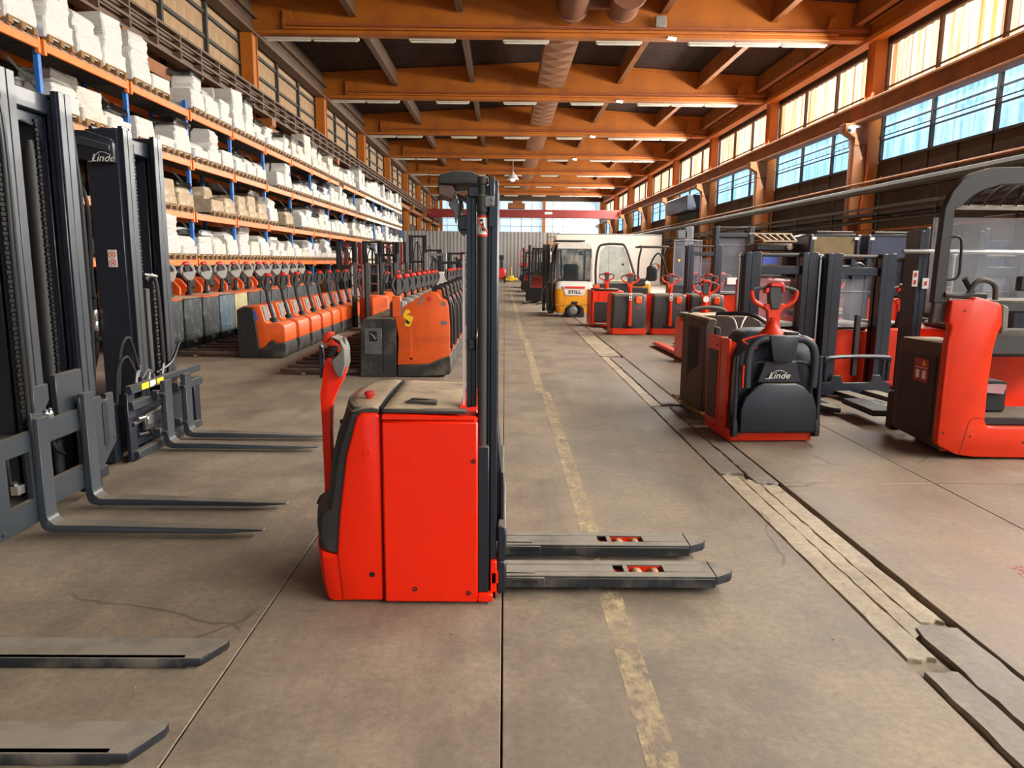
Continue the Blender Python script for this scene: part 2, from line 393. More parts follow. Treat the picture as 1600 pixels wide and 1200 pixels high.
for i in range(70):
    x, y = rj.uniform(-3, 4.2), rj.uniform(2.0, 11); r = rj.uniform(.002, .006); pb.ball((x, y, r * .6), r, 4, sz=.6)
_o = pb.build('grit', CONL, floor); _o['kind'] = 'stuff'

MB().box(1.668, 2.03, -13, 17.3, -.05, -.024).build('trench_bed', pm('trench_fill', '#8a7c69', .9, var=.2, sc=6, dirt='#4a4036', da=.7, ds=5), floor)
# ceiling: profiled sheets on a shallow gable
def ridge(x): return 10.95 - abs(x - 2.0) * .055
cv = MB(); vs = []; fs = []; n = 0; per = .28; k = 0; y = -13.0; rows = []
while y < YE:
    for dy, dz in ((0, 0), (.12, 0), (.16, .05), (.24, .05)): rows.append((y + dy, dz))
    y += per
for (yy, dz) in rows:
    for x in (XL, 2.0, XR): vs.append((x, yy, ridge(x) + .02 + dz))
for i in range(len(rows) - 1):
    a = i * 3; fs += [(a, a + 1, a + 4, a + 3), (a + 1, a + 2, a + 5, a + 4)]
me = bpy.data.meshes.new('ceiling'); me.from_pydata(vs, [], fs); me.materials.append(CEIL); ceil = link('ceiling', me); ceil['kind'] = 'structure'
# roof girders, purlins
gm = MB()
def girder():
    m = MB(); xa, xb = XL + .1, XR - .1
    m.box(xa, xb, -.22, .22, 9.2, 9.34, .015)
    m.prism([(xa, 9.34), (xb, 9.34), (xb, ridge(xb) - .1), (2, ridge(2) - .1), (xa, ridge(xa) - .1)], 'y', -.05, .05)
    m.prism([(xa, ridge(xa) - .1), (2, ridge(2) - .1), (xb, ridge(xb) - .1), (xb, ridge(xb)), (2, ridge(2)), (xa, ridge(xa))], 'y', -.2, .2)
    m.box(xa + 1.3, xb - 1.5, -.30, -.05, 9.34, 9.42, .01)
    return m.mesh('roof_beam', ORB)
GM = girder()
rib = MB().prism([(0, 9.42), (.42, 9.42), (.28, 9.95), (.05, 9.98)], 'y', -.2, -.05).mesh('stiffener', ORB)
rib2 = MB().prism([(0, 9.42), (-.42, 9.42), (-.28, 9.95), (-.05, 9.98)], 'y', -.2, -.05).mesh('stiffener', ORB)
cab = MB()
for dz in (0, .03, .06): cab.tube([(XL + 1.4 + 20 * t / 12, -.31, 9.46 + dz + .012 * sin(t * 2.1 + dz * 90)) for t in range(13)], .012, 5)
CABM = cab.mesh('cable', pm('orange_cable', '#a8552a', .6))
for i, y in enumerate(BAYS):
    if y < 0 or y > 90: continue
    b = link('roof_beam', GM, None, (0, y, 0)); b['kind'] = 'structure'
    link('stiffener', rib, b, (XL + 1.35, 0, 0)); link('stiffener', rib2, b, (XR - 1.6, 0, 0)); link('cable', CABM, b)
PX = [-8.75, -5.25, -1.6, 5.4, 9.2, 12.0]
for x in PX:
    z1 = ridge(x); m = MB()
    for y0, y1 in zip(BAYS, BAYS[1:]):
        m.box(x - .07, x + .07, y0 + .08, y1 - .08, z1 - .72, z1 - .02, .01); m.box(x - .12, x + .12, y0 + .1, y1 - .1, z1 - .76, z1 - .72, .01)
    struct('purlin', m, BRN if x < 0 else ORD)
# crossbroken air duct under the ridge
dt = thing('air_duct', 'brown air duct of cross-folded plates running along under the roof', 'duct', (2.1, 0, 0))
pl_ = MB(); w, l = .62, 1.15
pl_.add([(-w, 0, 0), (w, 0, 0), (w, l, 0), (-w, l, 0), (0, l / 2, -.12), (-w, 0, .5), (w, 0, .5), (w, l, .5), (-w, l, .5)],
        [(0, 1, 4), (1, 2, 4), (2, 3, 4), (3, 0, 4), (0, 1, 6, 5), (1, 2, 7, 6), (2, 3, 8, 7), (3, 0, 5, 8), (5, 6, 7, 8)])
PLM = pl_.mesh('duct_plate', pm('duct_sheet', '#9c6c4c', .6, var=.1, sc=1.3), ang=5)
for y0 in (27, 37, 47, 57, 67, 77):
    for k in range(8): link('duct_plate', PLM, dt, (0, y0 + .3 + k * 1.17, 9.75))
ht = thing('extractor_pipes', 'two fat brown ventilation pipes hanging under the front roof beam', 'pipe', (0, 0, 0))
HM = pm('pipe_rust', '#8a5a3e', .55, .2, var=.12, sc=1.5, dirt='#4a2e20', da=.4)
m = MB(); m.lathe([(.5, -6), (.5, -.35), (.56, -.33), (.56, -.22), (.5, -.2), (.5, 0), (.42, .02)], (2.2, 26.55, 10.06), 24, 'y'); m.build('pipe', HM, ht)
m = MB(); m.lathe([(.30, -1.7), (.60, -1.72), (.62, -1.6), (.52, -1.55), (.52, -.3), (.57, -.28), (.57, -.16), (.5, -.14), (.5, 0), (.3, .02)], (3.85, 26.4, 10.05), 24, 'y'); m.build('pipe', HM, ht)
m = MB().box(2.6, 3.5, 25.7, 25.85, 9.8, 10.3, .01); m.build('bracket', HM, ht)
fl = MB(); fl.lathe([(.3, 0), (.3, -.01), (.0, -.012)], (3.85, 24.72, 10.05), 20, 'y'); fl.build('pipe_mouth', BLKP, ht)
m = MB().box(5.05, 5.42, 26.5, 26.7, 9.5, 9.85, .02); tag(m.build('junction_box', pm('junction_grey', '#8f8a80', .5)), 'small grey junction box on the front roof beam beside the lit floodlight', 'electrical box')
# eave beams, crane runways, columns
for sx, nm in ((XL + .3, 'eave_beam'), (XR - .42, 'eave_beam')):
    m = MB(); m.box(sx - .22, sx + .22, -13, YE, 9.12, 9.2, .01); m.box(sx - .04, sx + .04, -13, YE, 9.2, 9.75); m.box(sx - .2, sx + .2, -13, YE, 9.7, 9.78, .01)
    if sx > 0: m.box(sx - .25, sx - .2, -13, YE, 9.1, 9.24)
    struct(nm, m, BRN if sx < 0 else ORB)
m = MB(); m.box(-8.35, -8.05, -13, YE, 6.40, 6.46); m.box(-8.22, -8.18, -13, YE, 6.46, 7.0); m.box(-8.38, -8.02, -13, YE, 7.0, 7.06); m.box(-8.24, -8.16, -13, YE, 7.06, 7.14)
m.box(-8.03, -7.98, -13, YE, 6.62, 6.68); m.box(-8.03, -7.98, -13, YE, 6.82, 6.86)
y = -12.0
while y < YE: m.box(-8.19, -7.99, y, y + .06, 6.46, 7.0); y += 1.25
cr = struct('crane_runway', m, BRN)
m = MB(); m.box(XL + .35, XL + .65, -13, YE, 5.95, 6.25); struct('wall_girt', m, ORD)
m = MB(); m.box(12.1, 12.5, -13, YE, 6.42, 6.5, .01); m.box(12.26, 12.34, -13, YE, 6.5, 6.98); m.box(12.08, 12.52, -13, YE, 6.98, 7.06, .01); m.box(12.26, 12.34, -13, YE, 7.06, 7.14)
struct('crane_runway', m, ORD)
cl = MB(); cl.box(-.02, .35, -.22, .22, 0, 9.2, .01); cl.box(-.06, .35, -.27, -.21, 0, 9.2); cl.box(-.06, .35, .21, .27, 0, 9.2)
CM = cl.mesh('column', ORB)
cl2 = MB(); cl2.box(-.6, -.05, -.2, .2, 0, 6.0, .02); cl2.prism([(-.6, 5.7), (-.05, 5.7), (-.05, 6.42), (-.95, 6.42), (-.95, 6.15), (-.6, 5.95)], 'y', -.24, .24); CM2 = cl2.mesh('crane_column', ORD, bev=.01)
CM3 = MB().prism([(-.12, 0), (-.05, 0), (-.05, 6.38), (-.7, 6.38), (-.7, 6.15), (-.12, 5.75)], 'y', -.22, .22).mesh('crane_column', ORD, bev=.01)
for y in BAYS[1:]:
    c = link('column', CM, None, (XR - .4, y - .35, 0)); c['kind'] = 'structure'; link('crane_column', CM2, c, (.1, 0, 0))
    c = link('column', CM, None, (XL + .4, y - .35, 0), (0, 0, pi)); c['kind'] = 'structure'; link('crane_column', CM3, c, (.1, 0, 0))
# walls
wl = struct('wall_left', MB().box(XL - .25, XL - .1, -13, YE, 0, 10.6), DKB)
m = MB().box(XL - .1, XL - .02, -13, YE, 0, 5.0); m.build('lower_wall', GREYW, wl)
bd = [MB().box(0, .06, .004, .596, z0, z1, .006).mesh('board', BEIGE) for z0, z1 in ((5.1, 8.08), (8.2, 8.78), (8.9, 9.6))]
mu = MB(); far = MB()
for bi, (y0, y1) in enumerate(zip(BAYS, BAYS[1:])):
    if y0 < 6 : 
        m_ = far
    for r, (z0, z1) in enumerate(((5.1, 8.08), (8.2, 8.78), (8.9, 9.6))):
        for k in range(15):
            yy = y0 + .5 + k * .6
            if 6 < y0 < 46: link('board', bd[r], wl, (XL - .1, yy, 0))
            else: far.box(XL - .1, XL - .04, yy + .012, yy + .588, z0, z1)
    for yy in (y0 + .45, y0 + 3.5, y0 + 6.5, y0 + 9.5): mu.box(XL - .04, XL + .08, yy - .06, yy + .06, 5, 9.6)
    for z in (8.14, 8.84): mu.box(XL - .05, XL + .03, y0 + .4, y1 - .4, z - .05, z + .05)
o = far.build('far_boards', BEIGE, wl); o['kind'] = 'stuff'
mu.build('mullions', MULL, wl)
wr = struct('wall_right', MB().box(XR + .02, XR + .25, -13, YE, 0, 4.05).box(XR + .14, XR + .25, -13, YE, 4.05, 5.14), GREYW)
m = MB(); m.box(XR + .02, XR + .22, -13, YE, 6.72, 7.28); m.box(XR + .02, XR + .22, -13, YE, 9.0, 10.6); m.build('wall_strip', DKB, wr)
pn = MB().box(0, .08, .02, 1.46, 4.07, 5.1, .01).mesh('wall_panel', DKB)
wn = 0
for bi, (y0, y1) in enumerate(zip(BAYS, BAYS[1:])):
    L = y1 - y0 - .9
    if y0 > -4:
        for k in range(6): link('wall_panel', pn, wr, (XR + .02, y0 + .3 + k * 1.53, 0))
    for (z0, z1, hz, pmat_, nmm) in ((7.33, 8.95, (7.58,), PUP, 'upper'), (5.17, 6.67, (5.84, 6.27), PLOW, 'lower')):
        wn += 1; m = MB(); ya = y0 + .25; yb = y1 - .62; st = (yb - ya) / 3
        for k in range(4): m.box(XR - .02, XR + .10, ya + k * st - .06, ya + k * st + .06, z0 - .05, z1 + .05)
        for z in (z0 - .04, z1 + .04): m.box(XR - .03, XR + .12, ya, yb, z - .04, z + .04)
        for z in hz: m.box(XR + .0, XR + .06, ya, yb, z - .022, z + .022)
        if hz[0] < 6: m.tube([(XR - .08, ya, 5.95), (XR - .08, yb, 5.95)], .02, 5)
        f = m.build('window_%d' % wn, MULL if nmm == 'lower' else BRN); f['kind'] = 'structure'
        n_ = 24
        for k in range(3):
            p = MB(); a, b = ya + k * st + .06, ya + (k + 1) * st - .06; rows = []
            for i in range(n_ + 1):
                yy = a + (b - a) * i / n_; dx = .018 * (1 if i % 4 in (1, 2) else -1); rows.append((XR + .10 + dx, yy))
            vs = [(x, yy, z) for x, yy in rows for z in (z0, z1)]
            fs = [(2 * i, 2 * i + 2, 2 * i + 3, 2 * i + 1) for i in range(n_)]; p.add(vs, fs); p.build('pane', pmat_, f)
# end wall with its window band, red bridge crane
we = struct('wall_far', MB().box(XL, XR, YE, YE + .2, 0, 5.2).box(XL, XR, YE, YE + .2, 9.3, 11.0), DKB)
wn += 1; m = MB()
for k in range(17): m.box(XL + .2 + k * 1.36, XL + .25 + k * 1.36, YE - .05, YE + .02, 5.2, 9.3)
for z in (5.2, 6.15, 7.05, 8.1, 9.28): m.box(XL, XR, YE - .05, YE + .02, z - .03, z + .03)
f = m.build('window_%d' % wn, GALV); f['kind'] = 'structure'
for k in range(16): MB().box(XL + .27 + k * 1.36, XL + 1.54 + k * 1.36, YE + .03, YE + .05, 5.22, 9.26).build('pane', PEND, f)
for x in (-8.2, 5.0, 12.4): struct('column', MB().box(x - .2, x + .2, YE - .6, YE - .2, 0, 9.3, .01), ORB)
struct('wall_near', MB().box(XL, XR, -13.2, -13, 7.6, 10.9).box(XL, -6, -13.2, -13, 0, 7.6).box(10, XR, -13.2, -13, 0, 7.6), DKB)
ct = thing('bridge_crane', 'dark red bridge crane spanning the hall near the far windows', 'crane', (2, 80, 6.2))
MB().box(-10.1, 10.2, -.3, .3, 0, .85, .02).build('girder', CRED, ct)
MB().box(-10.3, -9.8, -1.6, 1.6, .2, .7, .03).box(9.9, 10.4, -1.6, 1.6, .2, .7, .03).build('end_carriage', CRED, ct)
MB().box(-1.7, .1, -.6, .9, .95, 1.5, .03).box(-1.2, -.2, -.4, .4, 1.5, 1.75, .03).build('hoist', ORD, ct)
MB().box(2.2, 3.0, -.32, -.3, .38, .62).build('plate', STK, ct)
# tube lamps and floodlights
fx = MB().box(-.8, .8, -.09, .09, .02, .10, .012).mesh('light_fixture', LIGHTF)
tb = MB().cyl((-.74, -.04, .0), (.74, -.04, .0), .018, 8).cyl((-.74, .04, .0), (.74, .04, .0), .018, 8).mesh('tube', pm('lamp_tube_glass', '#eceadb', .3))
ordn = ['first', 'second', 'third', 'fourth', 'fifth', 'sixth', 'seventh', 'eighth', 'ninth', 'tenth', 'eleventh', 'twelfth', 'thirteenth', 'fourteenth', 'fifteenth']
LX = [-7.5, -5.88, -2.55, .68, 3.9, 7.1, 8.72, 10.34]
vis = [y for y in BAYS if 20 < y < 90]
for bi, y in enumerate(vis):
    for k, x in enumerate(LX):
        o = link('tube_lamp', fx, None, (x, y + .05, 9.06)); tag(o, 'unlit tube lamp under the %s roof beam, %s from its left end' % (ordn[bi], ordn[k]), 'lamp', 'tube lamps under the roof beams')
        link('tube', tb, o)
fb = MB().box(-.15, .15, -.07, .07, -.04, .05, .012).box(-.03, .03, 0, .10, .04, .08).mesh('housing', GALV); fe = MB().box(-.14, .14, -.08, -.07, -.035, .04).box(-.14, .14, -.06, .06, -.05, -.04).mesh('led_panel', LED)
for i, (x, y) in enumerate(((5.65, 26.68), (5.4, 36.68), (5.3, 46.68), (5.15, 56.68))):
    o = thing('floodlight', 'lit floodlight on the %s roof beam' % ordn[i], 'lamp', (x, y, 9.17), 0, 'lit floodlights'); o.rotation_euler = (.3, .1, .15); link('housing', fb, o); link('led_panel', fe, o)
o = thing('pendant_lamp', 'round bell lamp hanging far down the hall above the aisle', 'lamp', (.6, 60, 8.0))
MB().lathe([(.05, .6), (.12, .5), (.45, .1), (.5, 0), (.3, .02)], (0, 0, 0), 16).build('shade', WHT, o); MB().cyl((0, 0, .5), (0, 0, 3.04), .03, 6).build('stem', GALV, o); MB().ball((0, 0, .05), .2, 8).build('bulb', emplain('bulb', '#ffffff', 4), o)
# right wall services: pipes, cable trays, brackets
def pipe(name, lab, pts, r, mat): 
    o = MB().tube(pts, r, 8).build(name, mat); return tag(o, lab, 'pipe')
DP = pm('dark_pipe', '#3a362e', .5, .2, var=.2, sc=2); DP2 = pm('grey_pipe', '#544e44', .5, .2, var=.2, sc=2)
pipe('pipe', 'thick dark pipe along the right wall below the brown panels', [(11.9, -5, 4.02), (11.9, 95, 4.02)], .13, DP)
pipe('pipe', 'thin rusty pipe directly above the thick dark pipe on the right wall', [(11.95, -5, 4.28), (11.95, 95, 4.28)], .05, ORD)
pipe('pipe', 'lighter thin pipe running under the thick dark pipe on the right wall', [(11.95, -5, 3.42), (11.95, 95, 3.42)], .045, DP2)
pipe('pipe', 'black conduit low on the right wall behind the masts', [(12.0, -5, 3.02), (12.0, 95, 3.02)], .06, BLKP)
pipe('pipe', 'thin brown pipe lowest on the right wall behind the masts', [(12.1, -5, 2.72), (12.1, 95, 2.72)], .04, ORD)
tr = thing('cable_tray', 'dark cable tray with hangers on the right wall between the pipes', 'cable tray', (12.2, 0, 0))
m = MB(); m.box(-.2, .2, -5, 95, 3.2, 3.24); m.box(-.22, -.2, -5, 95, 3.2, 3.3); m.box(.2, .22, -5, 95, 3.2, 3.3); m.build('tray', DP, tr)
m = MB(); y = 1.0
while y < 92: m.box(-.25, -.2, y, y + .07, 2.3, 4.4); m.box(-.25, .8, y, y + .05, 3.15, 3.2); y += 3.3
m.build('hanger', DP, tr)
m = MB(); 
for i, y in enumerate([3, 9, 14, 18.5, 23, 32, 41, 52]): m.box(.45, .75, y, y + 1.3, 1.2, 2.9 if i % 2 else 2.2, .03)
m.build('backplate', DKB, tr)
for i, (y, c) in enumerate(((18.6, '#3a68a8'), (28.2, '#5b4d3f'))):
    o = MB().box(12.55, 13.0, y, y + 1.4, .9, 2.25, .02).build('cabinet', pm('cab_' + str(i), c, .5)); tag(o, ['blue steel cabinet on the right wall behind the masts', 'brown steel cabinet on the right wall'][i], 'cabinet')
# hanging orange cable by the first column
tag(MB().tube(spl([(12.5, 26.2, 7.4), (12.45, 26.3, 6.4), (12.5, 26.15, 5.0), (12.42, 26.25, 3.4), (12.5, 26.2, 2.0)], 8), .035, 6).build('cable', pm('orange_hose', '#c8502a', .6)), 'orange cable hanging down beside the nearest visible right-hand column', 'cable')
o = thing('security_camera', 'small white dome camera on the right-hand crane column', 'camera', (11.9, 26.3, 6.2)); MB().ball((0, 0, 0), .13, 10).build('dome', WHT, o); MB().box(0, .3, -.04, .04, .05, .12, .01).build('arm', WHT, o); MB().ball((-.08, -.07, -.04), .06, 8).build('lens', BLKP, o)
# roller door housing + fence + white partition
o = thing('roller_door', 'dark roller door with box housing in the right wall far back', 'door', (12.3, 52, 0)); MB().box(-.5, .5, -3, 3, 5.0, 6.0, .04).build('housing', NAVY, o)
m = MB()
for k in range(16): m.box(.3, .4, -2.9, 2.9, 3.4 + k * .1, 3.49 + k * .1, .01)
m.build('curtain', BLK, o)
def profsheet(w, h, per=.32, d=.05):
    pts = []; x = 0
    while x < w: pts += [(x, 0), (x + per * .4, 0), (x + per * .5, -d), (x + per * .9, -d)]; x += per
    m = MB(); m.add([(p[0], p[1], z) for p in pts for z in (0, h)], [(2 * i, 2 * i + 2, 2 * i + 3, 2 * i + 1) for i in range(len(pts) - 1)]); return m.mesh('sheet', FENCE, ang=10)
SH = profsheet(4.0, 4.2)
ft = thing('sheet_partition', 'grey profiled steel partition across the far end of the hall', 'partition', (-9, 66, 0))
for k in range(3): link('sheet', SH, ft, (k * 4.05, 0, 0))
link('sheet', SH, ft, (12.6 - 4.05 + .02, .1, -.02)).location = (9.7, .12, -.02)
MB().box(0, 13.6, .1, .18, 1.4, 1.5).box(0, 13.6, .1, .18, 3.2, 3.3).build('rail', GALV, ft)
wt = thing('white_partition', 'white panel partition behind the yellow forklift', 'partition', (3.8, 55, 0))
for k in range(2): MB().box(k * 3.88, k * 3.88 + 3.86, 0, .08, 0, 3.62, .01).build('panel', WPAN, wt)
MB().box(0, 7.8, -.02, .1, 3.6, 3.68, .01).build('rail', GALV, wt)
st = thing('storage_shelf', 'tall open shelf of boxes between grey sheets and white partition', 'shelf', (3.6, 63, 0))
for x in (0, 1.75): MB().box(x - .04, x + .04, -.4, .4, 0, 4.0).build('post', ORD, st)
for z in (1.4, 2.2, 3.0, 3.7): MB().box(-.05, 1.8, -.4, .4, z - .05, z).build('shelf_board', PALW, st)
bc = ['#d8d4cc', '#b98a5e', '#c87840', '#e2ded8', '#a8805c']
sl = ['white', 'brown', 'orange-brown', 'pale', 'tan']
for j, z in enumerate((1.4, 2.2, 3.0)):
    for k in range(3):
        w_ = .36 + .1 * ((j + k) % 2); q = (j * 3 + k) % 5
        tag(MB().box(3.65 + k * .56, 3.65 + k * .56 + w_, 62.7, 63.2, z, z + .35 + .12 * ((j * k) % 3), .01).build('storage_box', pm('bx%d' % q, bc[q], .8)),
            '%s box on the %s shelf board of the far open shelf, %s from left' % (sl[q], ('lower', 'middle', 'upper')[j], ordn[k]), 'box', 'boxes on the far shelf')
# ---------------------------------------------------------------- pallet rack along the left wall
RX0, RX1 = -7.4, -8.28
U0, UP, NB = 9.69, 2.76, 16
LV = [1.58, 2.66, 3.86, 4.98]
rack = thing('pallet_rack', 'long blue and orange pallet rack along the left wall', 'rack', (RX0, U0, 0))
m = MB()
for x in (-.05, -.83):
    m.box(x - .04, x + .04, -.045, .045, 0, 5.22, .006)
    for k in range(26): m.box(x + .038, x + .042, -.012, .012, .1 + k * .2, .16 + k * .2)
UM = m.mesh('upright', RBLUE)
m = MB()
for k in range(5):
    z = .2 + k * 1.0; m.bar((-.05, 0, z), (-.83, 0, z + .9), .03, .03); m.bar((-.05, 0, z), (-.83, 0, z), .03, .03)
BRM = m.mesh('brace', GALV)
bmo = MB().box(.0, .05, .05, UP - .05, -.14, 0, .008).box(-.01, .056, .045, .11, -.2, .04, .005).box(-.01, .056, UP - .11, UP - .045, -.2, .04, .005).mesh('beam', RORG)
bml = MB().box(-.03, .045, .05, UP - .05, 0.0, .022, .004).mesh('beam_cover', GALV)
BCR = pm('cream_beam', '#ddd0c0', .5); bmc = MB().box(.0, .05, .05, UP - .05, -.14, 0, .008).mesh('beam', BCR)
dk = MB().box(-.86, -.02, .03, UP - .03, -.03, .012, .004).mesh('shelf_deck', pm('deck_dark', '#45413a', .8)); 
for k in range(NB + 1):
    link('upright', UM, rack, (0, k * UP, 0)); link('brace', BRM, rack, (0, k * UP, 0))
for k in range(NB):
    for z in LV:
        b = bmo if k < 11 else bmc
        link('beam', b, rack, (0, k * UP, z)); link('beam', b, rack, (-.93, k * UP, z)); link('beam_cover', bml, rack, (0, k * UP, z + .001)); link('shelf_deck', dk, rack, (0, k * UP, z))
# euro pallet, origin at centre of its base
m = MB()
for x in (-.5, -.25, 0, .25, .5): m.box(x - .06, x + .06, -.36, .36, .105, .13)
for y in (-.31, 0, .31):
    m.box(-.55, .53, y - .05, y + .05, 0, .02); m.box(-.56, .56, y - .06, y + .06, .09, .105)
    for x in (-.5, 0, .5): m.box(x - .06, x + .06, y - .055, y + .055, .02, .09)
PALM = m.mesh('pallet', PALW)
def stackmesh(w, d, h, seed, lay=.05, jit=.008, lean=0, dome=.0):
    r = random.Random(seed); m = MB(); base = rrect(w, d, .03, 1); nz = max(3, int(h / lay)); rings = []; ox = oy = 0
    for i in range(nz + 1):
        z = h * i / nz; ox += r.uniform(-jit, jit); oy += r.uniform(-jit, jit)
        ox *= .9; oy *= .9; s = 1 + r.uniform(-.012, .006)
        if dome and i > nz - 3: s *= 1 - dome * (i - nz + 3) ** 2 / 9
        rings.append([(x * s + ox + lean * z + r.uniform(-jit, jit) * .6, y * s + oy + r.uniform(-jit, jit) * .6, z + (r.uniform(-jit, jit) if i == nz else 0)) for x, y in base])
    m.loft(rings); return m
def pbump(mt):
    nt = mt.node_tree; b = nt.nodes['Principled BSDF']; tc = nt.nodes.new('ShaderNodeTexCoord'); mp = nt.nodes.new('ShaderNodeMapping'); mp.inputs['Scale'].default_value = (2.5, 2.5, 22)
    n1 = nt.nodes.new('ShaderNodeTexNoise'); n1.inputs['Scale'].default_value = 1.6; n1.inputs['Detail'].default_value = 6; n1.inputs['Distortion'].default_value = .8; bp = nt.nodes.new('ShaderNodeBump'); bp.inputs['Strength'].default_value = .9; bp.inputs['Distance'].default_value = .03
    nt.links.new(tc.outputs['Object'], mp.inputs[0]); nt.links.new(mp.outputs[0], n1.inputs[0]); nt.links.new(n1.outputs[0], bp.inputs['Height']); nt.links.new(bp.outputs[0], b.inputs['Normal']); return mt
PAP = pm('white_paper_wrap', '#d8d5ce', .55, var=.04, sc=9, dirt='#c9c2b4', da=.5, ds=6, bump=.35, bs=22)
PAP2 = pm('cream_paper_wrap', '#dcd5c6', .5, var=.05, sc=9, dirt='#b9ab92', da=.5, ds=6, bump=.35, bs=22)
CARD = pm('pale_carton', '#c4ac8a', .7, var=.1, sc=5, dirt='#e0d8c8', da=.6, ds=5, bump=.2, bs=18)
lowm = [[stackmesh(1.08, .78, h, 10 * j + q).mesh('wrapped_stack', mt) for q, h in enumerate((.22, .32, .44))] for j, mt in enumerate((PAP, PAP2, CARD))]
half = [[stackmesh(.50, .66, h, 50 + 10 * j + q, dome=.0 if q % 2 else .25, jit=.016).mesh('wrapped_stack', mt) for q, h in enumerate((.22, .36, .5, .62))] for j, mt in enumerate((PAP, PAP2, CARD))]
lump = [[stackmesh(.95, .68, h, 90 + 10 * j + q, jit=.02, dome=.4).mesh('wrapped_stack', mt) for q, h in enumerate((.2, .34))] for j, mt in enumerate((PAP, PAP2, CARD))]
for _m in (PAP, PAP2, CARD): pbump(_m)
def film(w, d, h, sd):
    r = random.Random(sd); m = MB(); rings = []
    for i, (s, z) in enumerate(((1.05, 0), (1.06, h * .4), (1.02, h * .85), (.7, h))):
        rings.append([(x * s + r.uniform(-.02, .02), y * s + r.uniform(-.02, .02), z + r.uniform(-.02, .02)) for x, y in rrect(w, d, .04, 2)])
    return m.loft(rings)
flm = [film(.98, .74, .13, 3).mesh('film_cover', WRAPD), film(.52, .72, .2, 4).mesh('film_cover', glassy('clear_film', '#8d8880', .4, .6)), film(.55, .74, .16, 5).mesh('film_cover', WRAPD)]
rr = random.Random(23)
shelfn = ['lowest', 'second', 'third', 'top']; place = ['near', 'middle', 'far']
bayn = ['first', 'second', 'third', 'fourth', 'fifth', 'sixth', 'seventh', 'eighth', 'ninth', 'tenth', 'eleventh', 'twelfth', 'thirteenth', 'fourteenth', 'fifteenth', 'sixteenth']
cname = ['white wrapped paper stack', 'cream wrapped paper stack', 'pale carton stack']
for k in range(NB):
    for li, z in enumerate(LV):
        if k < 2 and li < 2: continue      # nothing of these bays shows behind the masts
        for p in range(3):
            y = U0 + k * UP + .50 + p * .88
            ci = 0
            if rr.random() < .07 and li > 0: continue
            if li == 1 and k < 6 and rr.random() < .75: ci = 2
            elif li <= 1 and rr.random() < .3: ci = 1
            elif li == 3 and 6 <= k < 9: ci = 1
            elif rr.random() < .12: ci = 1
            t = thing('pallet_load', '', 'pallet load', (RX0 - .46, y + rr.uniform(-.02, .02), z + .012), rr.uniform(-.03, .03), 'pallet loads on the rack')
            link('pallet', PALM, t); q = rr.randrange(3); lo = lowm[ci][q]; link('wrapped_stack', lo, t, (0, 0, .085)); h = .085 + (.22, .32, .44)[q] + .0
            mode = rr.random(); top = 'a low top'
            hi = li == 3
            if (k, li, p) == (1, 3, 0):
                link('wrapped_stack', half[0][3], t, (.262, 0, h)); link('wrapped_stack', half[0][3], t, (-.262, 0, h)); top = '51 written on it'; text('handwriting', '51', .17, pm('marker_grey', '#8a8884', .8), t, (.53, 0, h + .4), (pi / 2, 0, pi / 2), .001, .2)
            elif mode < .45 or (hi and mode < .6):
                a = rr.randrange(1, 4) if hi else rr.randrange(0, 3); b = rr.randrange(0, 4) if hi else rr.randrange(0, 3)
                link('wrapped_stack', half[ci][a], t, (.262, rr.uniform(-.04, .04), h), (0, 0, rr.uniform(-.12, .12))); link('wrapped_stack', half[ci][b], t, (-.262, rr.uniform(-.04, .04), h), (0, 0, rr.uniform(-.1, .1))); top = 'two bundles on top'
                if rr.random() < .4: link('film_cover', flm[1 if rr.random() < .5 else 2], t, (.262, 0, h + (.22, .36, .5, .62)[a] - .06)); top = 'film over one bundle'
            elif mode < .8:
                a = rr.randrange(2); link('wrapped_stack', lump[ci][a], t, (0, 0, h)); top = 'a rounded top'
                if rr.random() < .35: link('film_cover', flm[0], t, (0, 0, h + (.2, .34)[a] - .06)); top = 'a dark film cover'
            t['label'] = '%s with %s, %s shelf, %s rack bay, %s place' % (cname[ci], top, shelfn[li], bayn[k], place[p])
# ---------------------------------------------------------------- the red stacker in the middle
def mk(root):
    m = MB(); m.M = Matrix.Translation(-root.location) if not root.rotation_euler.z else (Matrix.Translation(root.location) @ Matrix.Rotation(root.rotation_euler.z, 4, 'Z')).inverted(); return m
H = thing('pallet_stacker', 'bright red pallet stacker in the middle with black mast and tiller', 'stacker', (-.4, 3.67, 0))
def hb(name, m, mat, **k): return m.build(name, mat, k.pop('parent', H), **k)
def bulged(prof, ya, yb, bul, n=12, flat=None):
    """profile (x,z,weight) swept over y; weight = how far the point bulges outwards (-x) mid-width"""
    rings = []
    for i in range(n + 1):
        t = i / n; y = ya + (yb - ya) * t; s = (1 - abs(2 * t - 1) ** 2.6); rings.append([(x - bul * s * w, y, z) for x, z, w in prof])
    return rings
m = mk(H); m.prism([(-.756, .012), (-.565, .012), (-.561, .90), (-.575, .921), (-.642, .921), (-.668, .90), (-.72, .716), (-.758, .435), (-.775, .241)], 'y', 3.272, 4.068); hb('side_panel', m, HERO, bev=.014, seg=3)
m = mk(H); m.loft(bulged([(-.679, .946, 1), (-.703, .87, 1), (-.735, .785, 1), (-.762, .68, 1), (-.783, .543, 1), (-.797, .455, 1), (-.826, .436, 1), (-.846, .41, 1), (-.850, .34, 1), (-.843, .262, 1), (-.80, .244, 1), (-.765, .243, 0), (-.70, .3, 0), (-.62, .94, 0)], 3.286, 4.054, .075)); hb('front_cover', m, DKGP, bev=.006)
